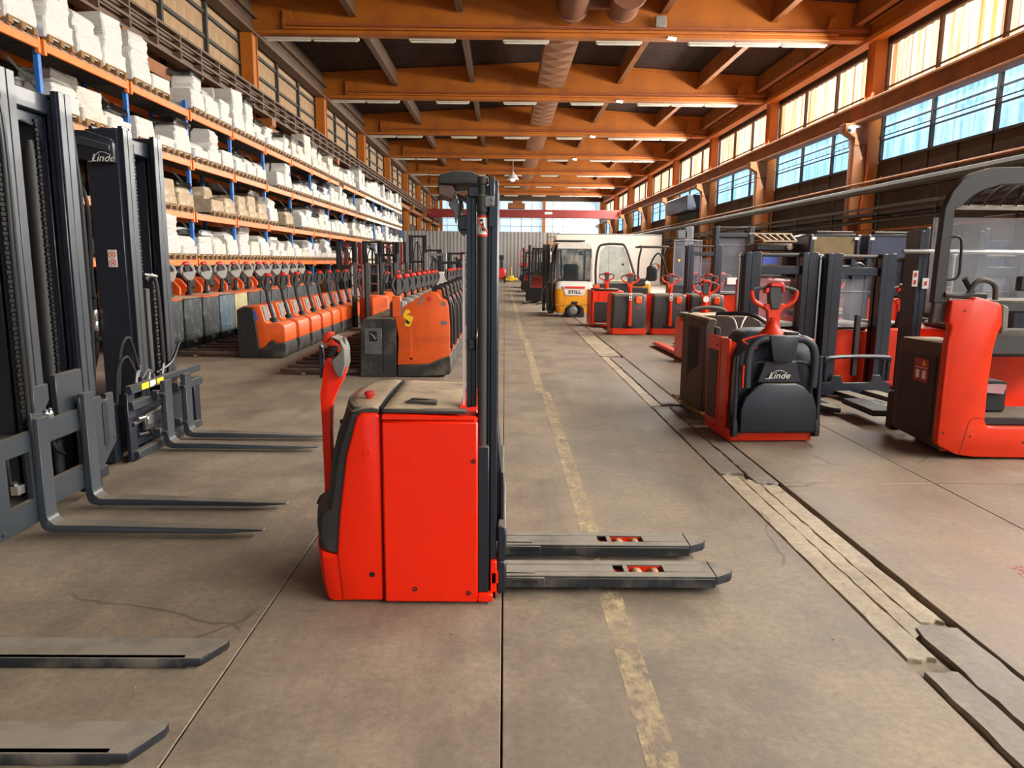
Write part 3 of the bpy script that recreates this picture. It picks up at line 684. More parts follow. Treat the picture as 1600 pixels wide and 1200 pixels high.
m = mk(H); m.loft(bulged([(-.846, .255, 1), (-.843, .2, 1), (-.834, .10, 1), (-.82, .02, 1), (-.80, .008, 1), (-.74, .008, 0), (-.75, .12, 0), (-.763, .238, 0), (-.80, .240, 1)], 3.280, 4.06, .08)); hb('skirt', m, HERO, bev=.005)
m = mk(H); m.box(-.556, -.12, 3.29, 4.06, .02, .90, .01); hb('battery_housing', m, HERO)
m = mk(H); m.box(-.552, -.116, 3.258, 3.285, .012, .884, .008); d = hb('side_door', m, HERO)
m = mk(H); m.prism([(-.552, .889), (-.116, .889), (-.118, .898), (-.15, .904), (-.40, .914), (-.545, .916), (-.552, .91)], 'y', 3.258, 3.30); hb('door_cap', m, HERO, bev=.004)
m = mk(H)
for x, z in ((-.41, .08), (-.158, .06), (-.135, .70)): m.lathe([(.011, 0), (.011, -.004), (.006, -.0045), (.004, .0)], (x, 3.259, z), 12, 'y')
m.build('door_bolt', BLKP, d)
m = mk(H); m.lathe([(.016, 0), (.016, -.005), (.009, -.005), (.007, .003)], (-.622, 3.273, .735), 14, 'y'); hb('bolt', m, HERO)
m = mk(H); m.lathe([(.013, .001), (.013, -.004), (.001, -.004)], (-.612, 3.273, .145), 12, 'y'); hb('bolt', m, BLKP)
m = mk(H); m.box(-.561, -.553, 3.30, 4.06, .03, .945); hb('gap_strip', m, BLKP)
# hood and battery lid
def lid(xa, xb, za, zb, crown, lead=0):
    rings = []
    n = 10
    for i in range(n + 1):
        t = i / n; y = 3.275 + .79 * t; s = 1 - abs(2 * t - 1) ** 3; z0 = .918
        c = crown * s; bx = -.07 * s * lead
        rings.append([(xa + bx, y, z0), (xa + bx + .005, y, za + c * .5), (xa + bx + .06, y, (za + zb) / 2 + c + .006), (xb - .03, y, zb + c), (xb, y, zb + c - .006), (xb, y, z0)])
    return rings
m = mk(H); m.loft(lid(-.690, -.566, .925, .945, .018, 1)); hb('hood', m, BROWNP, bev=.004)
m = mk(H); m.loft(lid(-.551, -.205, .940, .932, .012)); hb('battery_lid', m, BROWNP, bev=.004)
m = mk(H); m.box(-.553, -.165, 3.268, 3.30, .915, .938, .008); hb('edge_trim', m, DKGP)
m = mk(H); m.prism([(-.45, 3.36), (-.31, 3.345), (-.31, 3.40), (-.44, 3.43)], 'z', .935, .962); q = hb('lid_handle', m, DKGP, bev=.006)
m = mk(H); m.prism([(-.435, 3.372), (-.35, 3.365), (-.35, 3.385), (-.43, 3.41)], 'z', .955, .9635); m.build('recess', BLKP, q)
m = mk(H); m.lathe([(.014, .0), (.017, .035), (.022, .037), (.024, .045), (.022, .055), (.0, .056)], (-.635, 3.43, .935), 16); k_ = hb('emergency_button', m, REDS)
m = mk(H); m.lathe([(.026, -.003), (.026, .004), (.014, .006)], (-.635, 3.43, .935), 16); m.build('button_ring', BLKP, k_)
m = mk(H); m.cyl((-.765, 3.5, .83), (-.79, 3.49, .83), .01, 8); hb('key_switch', m, BLKP)
# tiller
arm = [(-.907, .376), (-.911, .79), (-.915, .939), (-.903, 1.0), (-.898, 1.052), (-.881, 1.112), (-.866, 1.128), (-.845, 1.121), (-.83, 1.065), (-.803, 1.035), (-.782, 1.079), (-.801, 1.018), (-.828, .966), (-.86, .896), (-.868, .746), (-.866, .385)]
m = mk(H); m.prism(arm, 'y', 3.617, 3.683); hb('tiller_arm', m, HERO, bev=.012, seg=2)
m = mk(H); m.prism([(-.843, 1.115), (-.808, 1.15), (-.793, 1.18), (-.806, 1.21), (-.845, 1.232), (-.798, 1.214), (-.781, 1.172), (-.780, 1.094), (-.800, 1.03), (-.818, 1.038), (-.832, 1.064)], 'y', 3.58, 3.72); hb('handle_panel', m, GREYP, bev=.008)
m = mk(H); m.prism([(-.914, 1.19), (-.903, 1.178), (-.897, 1.10), (-.905, 1.03), (-.910, 1.015), (-.916, 1.024), (-.918, 1.1)], 'y', 3.625, 3.675)
if 0: m.tube(spl([(-.882, 3.65 + .03, 1.03), (-.890, 3.65 + .06, 1.06), (-.893, 3.65 + .085, 1.11), (-.889, 3.65 + .085, 1.16), (-.876, 3.65 + .06, 1.19), (-.86, 3.65 + .03, 1.2)], 4), .014, 8)
hb('grip', m, NAVY, bev=.004)
m = mk(H); m.prism([(-.894, 1.205), (-.887, 1.238), (-.868, 1.252), (-.843, 1.242), (-.862, 1.214), (-.878, 1.190), (-.890, 1.193)], 'y', 3.615, 3.685); hb('belly_switch', m, LRED, bev=.012, seg=2)
m = mk(H); m.prism([(-.867, 1.186), (-.843, 1.222), (-.782, 1.18), (-.795, 1.153), (-.808, 1.145), (-.84, 1.185)], 'y', 3.585, 3.715); hb('thumb_cover', m, LRED, bev=.008, seg=2)
m = mk(H); m.prism([(-.862, 1.143), (-.829, 1.19), (-.806, 1.187), (-.808, 1.177), (-.833, 1.134), (-.849, 1.137)], 'y', 3.565, 3.735); hb('drive_rocker', m, BLKP, bev=.004)
m = mk(H); m.ball((-.79, 3.64, 1.228), .013, 8); m.cyl((-.79, 3.64, 1.19), (-.79, 3.64, 1.226), .008, 8); hb('knob', m, GREYP)
m = mk(H); m.lathe([(.10, 0), (.085, .03), (.05, .055), (.03, .06)], (-.86, 3.66, .372), 16); hb('tiller_boot', m, BLK)
# mast
def rail(y0, y1, par=H):
    m = mk(H); m.box(-.062, -.030, y0, y1, .05, 1.955, .004); m.box(-.115, -.098, y0 + .012, y1, .05, 1.90, .003); m.box(-.10, -.06, y0 + .035, y1, .05, 1.9); m.build('outer_rail', NAVY, par)
    m = mk(H); m.box(-.072, -.064, y0 + .006, y0 + .03, .05, 1.93, .002); m.build('inner_rail', NAVG, par)
rail(3.325, 3.42); rail(3.93, 4.02)
m = mk(H); m.box(-.172, -.128, 3.37, 3.45, .93, 1.89, .004); m.box(-.172, -.15, 3.36, 3.38, .93, 1.89, .002); m.box(-.172, -.128, 3.90, 3.98, .93, 1.89, .004); hb('inner_rail', m, NAVY)
for y in (3.325, 4.01):
    m = mk(H); m.lathe([(.021, .55), (.021, 1.81), (.026, 1.815), (.026, 1.885), (.018, 1.89), (.018, 1.93), (.024, 1.935), (.024, 1.965), (.012, 1.97)], (-.099, y, 0), 18); hb('lift_cylinder', m, DKGP)
m = mk(H); m.box(-.116, -.066, 3.285, 3.35, .05, .76, .003); m.box(-.10, -.03, 3.3, 3.36, .012, .05, .003); hb('mast_foot', m, NAVY)
m = mk(H); m.box(-.116, -.045, 3.262, 3.31, .012, .05, .004); hb('foot_plate', m, HERO)
m = mk(H); m.box(-.07, -.045, 3.30, 3.33, 1.75, 1.965, .003); hb('rail_guide', m, NAVY)
m = mk(H); m.box(-.09, -.045, 3.298, 3.325, 1.835, 1.885, .005); m.lathe([(.009, .0), (.009, -.012), (.004, -.013)], (-.054, 3.30, 1.87), 10, 'y'); m.lathe([(.009, .0), (.009, -.012), (.004, -.013)], (-.054, 3.30, 1.848), 10, 'y'); hb('clamp', m, GALV)
m = mk(H); m.box(-.165, -.035, 3.34, 4.0, 1.88, 1.93, .006); m.box(-.165, -.13, 3.34, 4.0, 1.20, 1.25, .006); hb('cross_member', m, NAVY)
# warning label wrapped on the cylinder
def wrap(rad, z0, z1, a0, a1, c, n=10):
    m = mk(H); vs = []
    for i in range(n + 1):
        a = a0 + (a1 - a0) * i / n
        for z in (z0, z1): vs.append((c[0] + cos(a) * rad, c[1] + sin(a) * rad, z))
    m.add(vs, [(2 * i, 2 * i + 2, 2 * i + 3, 2 * i + 1) for i in range(n)]); return m
cc = (-.099, 3.325)
lb = wrap(.0218, 1.708, 1.800, -pi * .98, -pi * .02, cc).build('warning_label', REDP, H)
wrap(.0222, 1.718, 1.790, -pi * .92, -pi * .08, cc).build('label_face', STK, lb)
m = wrap(.0226, 1.774, 1.782, -pi * .70, -pi * .45, cc); m.f += []; m.build('label_print', BLKP, lb)
m = mk(H); m.box(-.101, -.093, 3.3022, 3.3032, 1.732, 1.765); m.box(-.0985, -.0955, 3.3022, 3.3032, 1.765, 1.772); m.box(-.106, -.103, 3.3024, 3.3036, 1.727, 1.748); m.box(-.092, -.089, 3.3026, 3.304, 1.727, 1.748); m.build('label_figure', BLKP, lb)
m = mk(H)
for i in range(9):
    t = i / 8; a = -pi * (.85 - .7 * t); z = 1.778 - .052 * t; m.box(cc[0] + cos(a) * .0226 - .0035, cc[0] + cos(a) * .0226 + .0035, cc[1] + sin(a) * .0232 - .0008, cc[1] + sin(a) * .0232 + .001, z - .005, z + .005)
m.build('label_bar', REDP, lb)
# clear guard between mast and operator
m = mk(H); m.box(-.186, -.180, 3.34, 4.0, .945, 1.63, .001); m.prism([(3.36, 1.63), (3.98, 1.63), (3.9, 1.74), (3.44, 1.74)], 'x', -.186, -.180); hb('guard_screen', m, CLEAR)
for y in (3.332, 4.0): m = mk(H); m.box(-.188, -.178, y, y + .008, .945, 1.63); hb('screen_edge', m, pm('acrylic_edge', '#d8c8c4', .4))
# mast head
m = mk(H); m.prism([(-.315, 1.955), (-.306, 1.992), (-.235, 2.012), (-.158, 2.010), (-.115, 1.992), (-.085, 1.988), (-.085, 1.955), (-.13, 1.950), (-.167, 1.955), (-.235, 1.952)], 'y', 3.50, 3.84); hb('mast_head', m, DKGP, bev=.008, seg=2)
m = mk(H); m.prism([(-.312, 1.955), (-.245, 1.952), (-.235, 1.925), (-.245, 1.880), (-.312, 1.905)], 'y', 3.52, 3.82); hb('head_box', m, pm('brown_box_plastic', '#6b5348', .6, var=.08), bev=.006)
m = mk(H); m.tube(spl([(-.25, 3.55, 1.918), (-.19, 3.53, 1.922), (-.125, 3.50, 1.925)], 4), .008, 8); m.cyl((-.14, 3.50, 1.925), (-.11, 3.50, 1.925), .013, 10); hb('tie_rod', m, STEEL)
m = mk(H); m.prism([(-.256, 1.895), (-.235, 1.901), (-.214, 1.855), (-.222, 1.836), (-.236, 1.776), (-.243, 1.826), (-.27, 1.865)], 'y', 3.58, 3.66); hb('pulley_plate', m, GALV, bev=.004)
m = mk(H); m.tube([(-.215, 3.62, 1.90), (-.208, 3.62, 1.86), (-.212, 3.62, 1.80)], .010, 8); m.bar((-.225, 3.6, 1.91), (-.165, 3.45, 1.86), .012, .012); hb('hose_pipe', m, STEEL)
m = mk(H); m.box(-.214, -.164, 3.42, 3.50, 1.74, 1.806, .005); m.prism([(-.214, 1.74), (-.164, 1.74), (-.19, 1.715)], 'y', 3.42, 3.5); hb('bracket', m, NAVY)
# fork carriage, forks
m = mk(H); m.box(-.026, .018, 3.322, 4.03, .19, .365, .008); m.box(-.026, .018, 3.322, 4.03, .026, .19, .008); hb('fork_carriage', m, NAVY)
m = mk(H); m.box(-.012, .004, 3.42, 3.96, .36, .60, .003); m.prism([(-.03, .36), (-.012, .36), (-.012, .60), (-.03, .80)], 'y', 3.46, 3.9); hb('back_plate', m, NAVY)
m = mk(H); m.box(-.058, -.028, 3.30, 3.36, .02, .20, .004); m.box(-.05, -.02, 3.3, 3.33, .09, .14); hb('link_plate', m, HERO)
RTAN = pm('tan_roller', '#b98f6c', .6)
def fork(y0, dx, name='fork'):
    w = .195; m = mk(H); y1 = y0 + w; xa, xt = .016, 1.045 + dx
    zt, zb, th = .092, .030, .012
    for a, b in ((y0, y0 + .055), (y1 - .055, y1)): m.box(xa, xt, a, b, zt - th, zt)
    for a, b in ((xa, .555 + dx), (.60 + dx, .628 + dx), (.80 + dx, xt)): m.box(a, b, y0 + .055, y1 - .055, zt - th, zt)
    m.box(xa, xt, y0, y0 + .012, zb, zt - th); m.box(xa, xt, y1 - .012, y1, zb, zt - th)
    tip = [(xt, y0), (xt + .085, y0 + .05), (xt + .105, y0 + .085), (xt + .105, y0 + .125), (xt + .085, y1 - .04), (xt, y1)]
    m.prism(tip, 'z', zb + .014, zt); f = m.build(name, DSTEEL, H, bev=.004)
    m = mk(H); m.box(.55 + dx, .81 + dx, y0 + .045, y1 - .045, .034, .042); m.box(.552 + dx, .60 + dx, y0 + .056, y1 - .057, .06, .068); m.box(.62 + dx, .81 + dx, y1 - .06, y1 - .056, .04, .085); m.build('axle_link', LRED, f)
    for x in (.675, .765):
        m = mk(H); m.lathe([(.030, 0), (.034, .004), (.034, .074), (.030, .078)], (x + dx, y0 + .057, .047), 16, 'y'); m.build('load_roller', RTAN, f)
    m = mk(H); m.box(xa, .205, y0 - .012, y0 - .001, .036, .088, .003); m.box(xa, .16, y0 + .03, y0 + .05, zt, zt + .006, .002); h = m.build('heel_cover', DSTEEL, f)
    m = mk(H)
    for k in range(14): m.box(.045 + k * .0095, .050 + k * .0095, y0 - .0135, y0 - .0115, .060, .076)
    m.build('grille', BLKP, h)
fork(3.381, 0); fork(3.780, -.03)
for y in (3.47, 3.86):
    m = mk(H); m.lathe([(.036, 0), (.04, .005), (.04, .05), (.036, .055)], (-.63, y, .04), 16, 'y'); hb('drive_wheel', m, RUB)
# ---------------------------------------------------------------- two black truck masts standing in from the left
def chain(m, x, y, z0, z1, p=.028, w=.035):
    z = z0; i = 0
    while z < z1:
        ww = w if i % 2 else w * .62; m.box(x - .008, x + .008, y - ww / 2, y + ww / 2, z, z + p * .72); z += p; i += 1
def lforkpts(xs, xt, z0=.035, top=.70, th=.045):
    # side profile in x,z : shank front face at xs, tip at xt, bottom z0
    return [(xs - th, top), (xs, top), (xs, z0 + .10), (xs + .012, z0 + .07), (xs + .04, z0 + th), (xs + .30, z0 + th * .95), (xt - .02, z0 + .014), (xt, z0 + .010), (xt, z0 + .004), (xt - .2, z0), (xs + .03, z0), (xs - .02, z0 + .012), (xs - .038, z0 + .035), (xs - th, z0 + .075)]
def lfork(root, y0, w, xs, xt, top, z0=.03, name='fork'):
    pr = lforkpts(xs, xt, z0, top); m = mk(root); rings = []
    vsA = [(x, y0 + (.028 if x > xt - .05 else 0), z) for x, z in pr]; vsB = [(x, y0 + w - (.028 if x > xt - .05 else 0), z) for x, z in pr]
    n = len(pr); m.add(vsA + vsB, [tuple(range(n)), tuple(range(2 * n - 1, n - 1, -1))] + [(i, (i + 1) % n, n + (i + 1) % n, n + i) for i in range(n)])
    return m.build(name, NAVG, root, bev=.003)
def crail(root, x0, x1, y0, y1, z0, z1, s=1):
    """C-section rail, open towards -y when s=1: thick front flange, ribbed side"""
    m = mk(root); t = .022
    m.box(x1 - .035, x1, y0, y1, z0, z1, .004); m.box(x0, x1, y1 - t, y1, z0, z1); m.box(x0, x0 + .03, y0, y1, z0, z1, .004)
    m.box(x1 - .075, x1 - .045, y0 + .018, y1, z0, z1 - .05, .003); m.box(x0 + .10, x1 - .10, y0 + .03, y1, z0, z1 - .04, .004); m.box(x0 + .05, x0 + .08, y0 + .012, y1, z0, z1 - .03, .003)
    return m.build('mast_rail', NAVY, root)
def face(root, x1, y0, y1, z0, z1):
    m = mk(root); m.box(x1, x1 + .012, y0, y0 + (y1 - y0) * .42, z0, z1, .003); m.box(x1 - .01, x1 + .008, y0 + (y1 - y0) * .52, y1, z0, z1, .003); return m.build('rail_face', NAVG, root)
# mast A
A = thing('forklift_mast', 'nearest black forklift mast at the left edge with plate carriage and two forks', 'forklift mast', (-2.85, 4.4, 0))
crail(A, -3.06, -2.74, 4.18, 4.32, .06, 2.60); face(A, -2.74, 4.20, 4.34, .06, 2.62)
crail(A, -3.10, -2.74, 4.73, 4.86, .06, 2.60); face(A, -2.74, 4.74, 4.88, .06, 2.60)
m = mk(A); m.box(-3.02, -2.80, 4.3, 4.78, 2.46, 2.58, .01); m.prism([(4.32, 2.46), (4.74, 2.46), (4.74, 2.25), (4.68, 2.38), (4.40, 2.40), (4.32, 2.33)], 'x', -2.98, -2.84); m.build('cross_member', NAVY, A)
m = mk(A); m.lathe([(.045, .1), (.045, 2.02), (.053, 2.03), (.053, 2.10), (.045, 2.11), (.05, 2.12), (.05, 2.34), (.03, 2.4)], (-2.90, 4.48, 0), 18); cy = m.build('lift_cylinder', DKGP, A)
m = mk(A); m.lathe([(.055, 2.03), (.056, 2.10)], (-2.90, 4.48, 0), 18); m.build('collar', STEEL, cy)
m = mk(A); m.lathe([(.03, .1), (.03, 2.2), (.02, 2.3)], (-2.88, 4.66, 0), 12); m.build('lift_cylinder', DKGP, A)
m = mk(A); chain(m, -2.73, 4.12, .6, 2.5, .026, .042); m.build('chain', CHN, A, kind='stuff')
m = mk(A); chain(m, -2.80, 4.60, .65, 2.4, .026, .03); m.build('chain', CHN, A, kind='stuff')
for dy in (0, .03): m = mk(A); m.tube(spl([(-2.72, 4.16 + dy, .35), (-2.72, 4.16 + dy, 1.5), (-2.73, 4.17 + dy, 2.35), (-2.78, 4.14 + dy, 2.56), (-2.86, 4.10 + dy, 2.50)], 6), .012, 8); m.build('hose', HOSE, A)
m = mk(A); m.tube(spl([(-2.76, 4.90, 2.45), (-2.75, 4.93, 1.9), (-2.76, 4.93, .9), (-2.78, 4.90, .6)], 6), .016, 8); m.build('hose', HOSE, A)
def plate(root, x0, x1, outline, holes, name, mat, bev=.003):
    """plate in the y-z plane from vertical strips around rectangular holes (y0,y1,z0,z1)"""
    m = mk(root); ys = sorted({p for h in holes for p in h[:2]} | {outline[0], outline[1]})
    for a, b in zip(ys, ys[1:]):
        zc = [(outline[2], outline[3])]
        for h in holes:
            if h[0] <= a + 1e-6 and h[1] >= b - 1e-6: zc = [(outline[2], h[2]), (h[3], outline[3])]
        for z0, z1 in zc: m.box(x0, x1, a, b, z0, z1)
    return m.build(name, mat, root)
plate(A, -2.705, -2.675, (3.74, 4.12, .10, .63), [(3.86, 4.06, .24, .52)], 'carriage_plate', NAVG)
plate(A, -2.705, -2.675, (4.12, 4.66, .15, .66), [(4.24, 4.58, .30, .53)], 'carriage_plate', NAVG)
m = mk(A); m.prism([(4.60, .22), (4.80, .22), (4.985, .36), (4.985, .70), (4.90, .70), (4.90, .665), (4.86, .665), (4.83, .70), (4.60, .70)], 'x', -2.70, -2.672); pA = m.build('carriage_plate', NAVG, A, bev=.004)
m = mk(A); m.prism(rrect(.06, .30, .025, 3, 4.86, .50), 'x', -2.71, -2.668); m.build('slot', BLKP, pA)
m = mk(A); m.box(-2.93, -2.72, 3.78, 4.95, .12, .20, .01); m.box(-2.93, -2.72, 3.8, 4.9, .50, .58, .01); m.build('carriage_bar', NAVY, A)
m = mk(A); m.prism([(4.42, .60), (4.62, .60), (4.70, .70), (4.70, .90), (4.42, .90)], 'x', -2.75, -2.71); m.prism([(4.28, .58), (4.30, .70), (4.36, .76), (4.36, .86), (4.22, .86), (4.2, .6)], 'x', -2.74, -2.72); m.build('load_plate', NAVG, A, bev=.004)
for (y, w) in ((4.085, .105), (4.565, .105)):
    f = lfork(A, y, w, -2.63, -1.40, .70 if y < 4.3 else .76)
    m = mk(A); m.prism([(y - .01, .60), (y + w + .05, .60), (y + w + .05, .70), (y - .01, .735)], 'x', -2.675, -2.655); m.build('fork_hook', NAVG, f, bev=.003)
m = mk(A)
for y in (4.30, 4.34): m.lathe([(.013, 0), (.016, .01), (.016, .03), (.008, .045), (.012, .05), (.006, .06)], (-2.71, y, .655), 10)
m.build('hose_fitting', STEEL, A)
m = mk(A); m.ball((-2.72, 4.0, .33), .035, 6); m.cyl((-2.72, 3.98, .36), (-2.73, 4.03, .30), .012, 6); m.box(-2.74, -2.70, 3.97, 4.03, .29, .34); m.build('latch', STEEL, A)
m = mk(A); m.tube(spl([(-2.80, 4.42, .62), (-2.78, 4.46, .45), (-2.78, 4.55, .38)], 5), .015, 8); m.tube(spl([(-2.74, 3.96, .56), (-2.73, 3.95, .45), (-2.74, 3.97, .36)], 5), .012, 8); m.build('hose', HOSE, A)
for (y, z) in ((3.79, .13), (4.19, .55), (4.60, .60), (4.10, .17), (4.96, .39)):
    m = mk(A); m.lathe([(.014, -.0), (.014, .022), (.006, .024)], (-2.69, y, z), 8, 'x'); m.build('bolt', NAVG, A)
m = mk(A); m.box(-3.6, -3.08, 4.1, 4.9, .05, .35, .03); m.build('axle_housing', NAVY, A)
# mast B
B = thing('forklift_mast', 'second black forklift mast from the left edge, lettered crosshead, side-shift carriage', 'forklift mast', (-3.15, 6.3, 0))
crail(B, -3.26, -3.0, 6.03, 6.15, .03, 2.62); face(B, -3.0, 6.02, 6.17, .03, 2.60)
crail(B, -3.32, -3.0, 6.55, 6.67, .03, 2.62); face(B, -3.0, 6.53, 6.69, .03, 2.62)
m = mk(B); m.box(-3.27, -3.03, 5.995, 6.03, .05, 2.59, .003); sp = m.build('side_plate', NAVY, B)
m = mk(B); m.box(-3.165, -3.095, 5.990, 5.9945, 1.53, 1.665); s1 = m.build('warning_label', STK, sp)
m = mk(B)
for z in (1.63, 1.565):
    for k in range(16):
        a = 2 * pi * k / 16; b = 2 * pi * (k + 1) / 16; m.bar((-3.13 + cos(a) * .026, 5.989, z + sin(a) * .026), (-3.13 + cos(b) * .026, 5.989, z + sin(b) * .026), .002, .007, up=(0, 1, 0))
    m.bar((-3.148, 5.989, z + .018), (-3.112, 5.989, z - .018), .002, .006, up=(0, 1, 0)); m.bar((-3.135, 5.989, z - .012), (-3.12, 5.989, z + .012), .002, .012, up=(0, 1, 0))
m.build('label_print', REDP, s1)
m = mk(B); m.prism([(-3.62, 2.58), (-3.24, 2.57), (-3.05, 2.51), (-3.03, 2.48), (-3.03, 2.33), (-3.10, 2.33), (-3.24, 2.35), (-3.62, 2.42)], 'y', 5.93, 5.985); ch = m.build('crosshead', NAVY, B, bev=.008, seg=2)
m = mk(B); m.prism([(-3.62, 2.52), (-3.26, 2.52), (-3.05, 2.46), (-3.05, 2.41), (-3.28, 2.46), (-3.62, 2.45)], 'y', 5.915, 5.932); m.build('crosshead_rim', NAVG, ch, bev=.004)
text('logo', 'Linde', .082, LOGO, ch, tuple(Vector((-3.115, 5.928, 2.362)) - B.location), (pi / 2, 0, 0), .001, .35, 1.0)
m = mk(B); m.tube(spl([(-3.225, 5.926, 2.338), (-3.19, 5.926, 2.340), (-3.165, 5.926, 2.385), (-3.13, 5.926, 2.408), (-3.09, 5.926, 2.404), (-3.065, 5.926, 2.392)], 5), .0025, 5); m.build('logo_swash', LOGO, ch)
m = mk(B); m.box(-3.30, -3.05, 6.1, 6.6, 2.44, 2.56, .01); m.build('cross_member', NAVY, B)
for i, (xx, yy) in enumerate(((-3.335, 5.96), (-3.29, 5.965))):
    m = mk(B); m.tube(spl([(-3.62, yy, 2.42), (-3.52, yy, 2.34), (xx - .005, yy, 2.1), (xx, yy, 1.5), (xx, yy, 1.1), (xx - .02, yy, .8), (xx - .12, yy, .55)], 7), .016, 8); h = m.build('hose', HOSE, B)
    m = mk(B); m.lathe([(.02, 1.02), (.022, 1.03), (.022, 1.09), (.017, 1.1), (.022, 1.11), (.022, 1.18), (.018, 1.19)], (xx, yy, 0), 10); m.build('hose_coupling', STEEL, h)
m = mk(B); m.box(-3.37, -3.26, 5.94, 5.995, 1.28, 1.31, .004); m.box(-3.37, -3.26, 5.94, 5.995, .94, .97, .004); m.build('hose_clip', BLKP, B)
m = mk(B); m.tube(spl([(-3.42, 6.0, 2.3), (-3.44, 6.0, 2.05), (-3.43, 6.0, 1.75), (-3.36, 6.0, 1.5)], 6), .01, 6); m.build('hose', HOSE, B)
m = mk(B); chain(m, -2.995, 6.36, .6, 1.45, .034, .05); m.build('chain', BLKP, B, kind='stuff')
m = mk(B); chain(m, -3.03, 6.24, 1.4, 2.5, .028, .035); m.build('chain', BLKP, B, kind='stuff')
m = mk(B); m.tube(spl([(-3.0, 6.24, 1.42), (-2.985, 6.32, 1.46), (-2.985, 6.40, 1.38), (-2.985, 6.43, 1.1), (-2.985, 6.44, .62)], 6), [.022] * 25, 8, sq=.6); m.build('hose_band', HOSE, B)
m = mk(B); m.box(-3.04, -3.0, 6.24, 6.30, .6, 1.35, .006); m.lathe([(.02, .6), (.02, 2.2)], (-3.10, 6.34, 0), 10); m.build('lift_cylinder', DKGP, B)
m = mk(B); m.cyl((-3.0, 6.22, 1.47), (-2.96, 6.36, 1.45), .012, 8); m.build('hose_bracket', STEEL, B)
# side-shift carriage of mast B
m = mk(B); m.box(-2.955, -2.90, 5.68, 7.0, .55, .615, .004); tp = m.build('upper_bar', NAVG, B)
m = mk(B); m.box(-2.958, -2.895, 5.68, 7.02, .42, .49, .006); m.box(-2.958, -2.895, 5.72, 6.95, .02, .085, .006); m.build('carriage_bar', NAVG, B)
m = mk(B); m.box(-2.96, -2.93, 5.66, 5.78, .02, .56, .004); m.box(-2.96, -2.93, 6.9, 7.02, .05, .50, .004); m.build('side_plate', NAVY, B)
m = mk(B); m.box(-3.0, -2.96, 5.74, 6.9, .10, .42, .004); m.build('back_plate', NAVY, B)
for a, b, c in ((5.84, 5.96, STKY), (5.98, 6.08, STK), (6.10, 6.22, STKY)): m = mk(B); m.box(-2.8995, -2.898, a, b, .56, .61); m.build('data_plate', c, tp)
m = mk(B); m.cyl((-2.93, 5.72, .30), (-2.93, 6.35, .36), .018, 10); m.cyl((-2.93, 5.8, .20), (-2.93, 6.3, .14), .012, 8); m.box(-2.93, -2.90, 5.86, 6.02, .22, .32, .006); m.build('side_shift_cylinder', DKGP, B)
m = mk(B); m.box(-2.92, -2.885, 5.88, 5.98, .26, .34, .006); m.cyl((-2.91, 5.76, .34), (-2.89, 5.84, .34), .018, 10); m.cyl((-2.91, 6.05, .18), (-2.90, 6.1, .26), .012, 8); m.build('valve_block', STEEL, B)
for p in ([(-2.93, 5.95, .28), (-2.9, 6.0, .14), (-2.92, 6.2, .12)], [(-2.98, 5.64, .56), (-2.97, 5.70, .9), (-2.95, 5.80, .98), (-2.93, 5.88, .72)], [(-2.98, 5.6, .5), (-2.97, 5.64, .76), (-2.95, 5.74, .84), (-2.94, 5.84, .70)], [(-2.97, 6.25, .64), (-2.95, 6.5, .70), (-2.93, 6.64, .86)]):
    m = mk(B); m.tube(spl(p, 6), .013, 8); m.build('hose', HOSE, B)
for (y, z) in ((5.84, .66), (5.88, .70), (6.05, .64), (6.30, .66)): m = mk(B); m.cyl((-2.94, y, z - .04), (-2.93, y + .015, z + .05), .012, 8); m.build('hose_fitting', STEEL, B)
m = mk(B); m.tube(spl([(-2.93, 5.92, .64), (-2.92, 5.98, .70), (-2.92, 6.06, .68), (-2.92, 6.10, .62)], 5), .01, 6); m.build('steel_pipe', STEEL, B)
for (y, w) in ((6.03, .12), (6.42, .12)):
    f = lfork(B, y, w, -2.80, -1.56, .60, .03)
    for zz in (.14, .46): m = mk(B); m.box(-2.90, -2.84, y - .05, y, zz, zz + .07, .006); m.cyl((-2.85, y - .02, zz + .035), (-2.80, y - .02, zz + .035), .014, 8); m.build('fork_lock', NAVG, f)
m = mk(B); m.cyl((-3.1, 5.66, .05), (-3.1, 5.66, .46), .018, 8); m.box(-3.16, -3.02, 5.6, 5.72, .02, .48, .01); m.build('support_leg', NAVY, B)
m = mk(B); m.box(-4.0, -3.42, 5.9, 6.8, .05, .5, .04); m.build('axle_housing', NAVY, B)
# fork truck outside the frame: its two forks reach into the picture
Cc = thing('lift_fork', 'dusty flat fork tip entering at the lower left, crossing the bare floor', 'fork', (-1.8, 2.74, 0))
def flatfork(root, y0, y1, xt, x0=-2.9):
    m = mk(root); m.prism([(x0, y0), (xt - .06, y0), (xt, y0 + .04 + .5 * (y1 - y0)), (xt, y1 - .01), (xt - .01, y1), (x0, y1)], 'z', .012, .045); m.box(x0, xt - .12, y0 - .001, y0 + .03, .0, .045, .004); return m
flatfork(Cc, 2.70, 2.86, -1.13).build('fork_blade', DSTEEL, Cc, bev=.003)
Cd = thing('lift_fork', 'dusty flat fork tip at the very bottom left corner, nearest of all', 'fork', (-1.8, 2.2, 0))
flatfork(Cd, 2.13, 2.30, -1.13).build('fork_blade', DSTEEL, Cd, bev=.003)
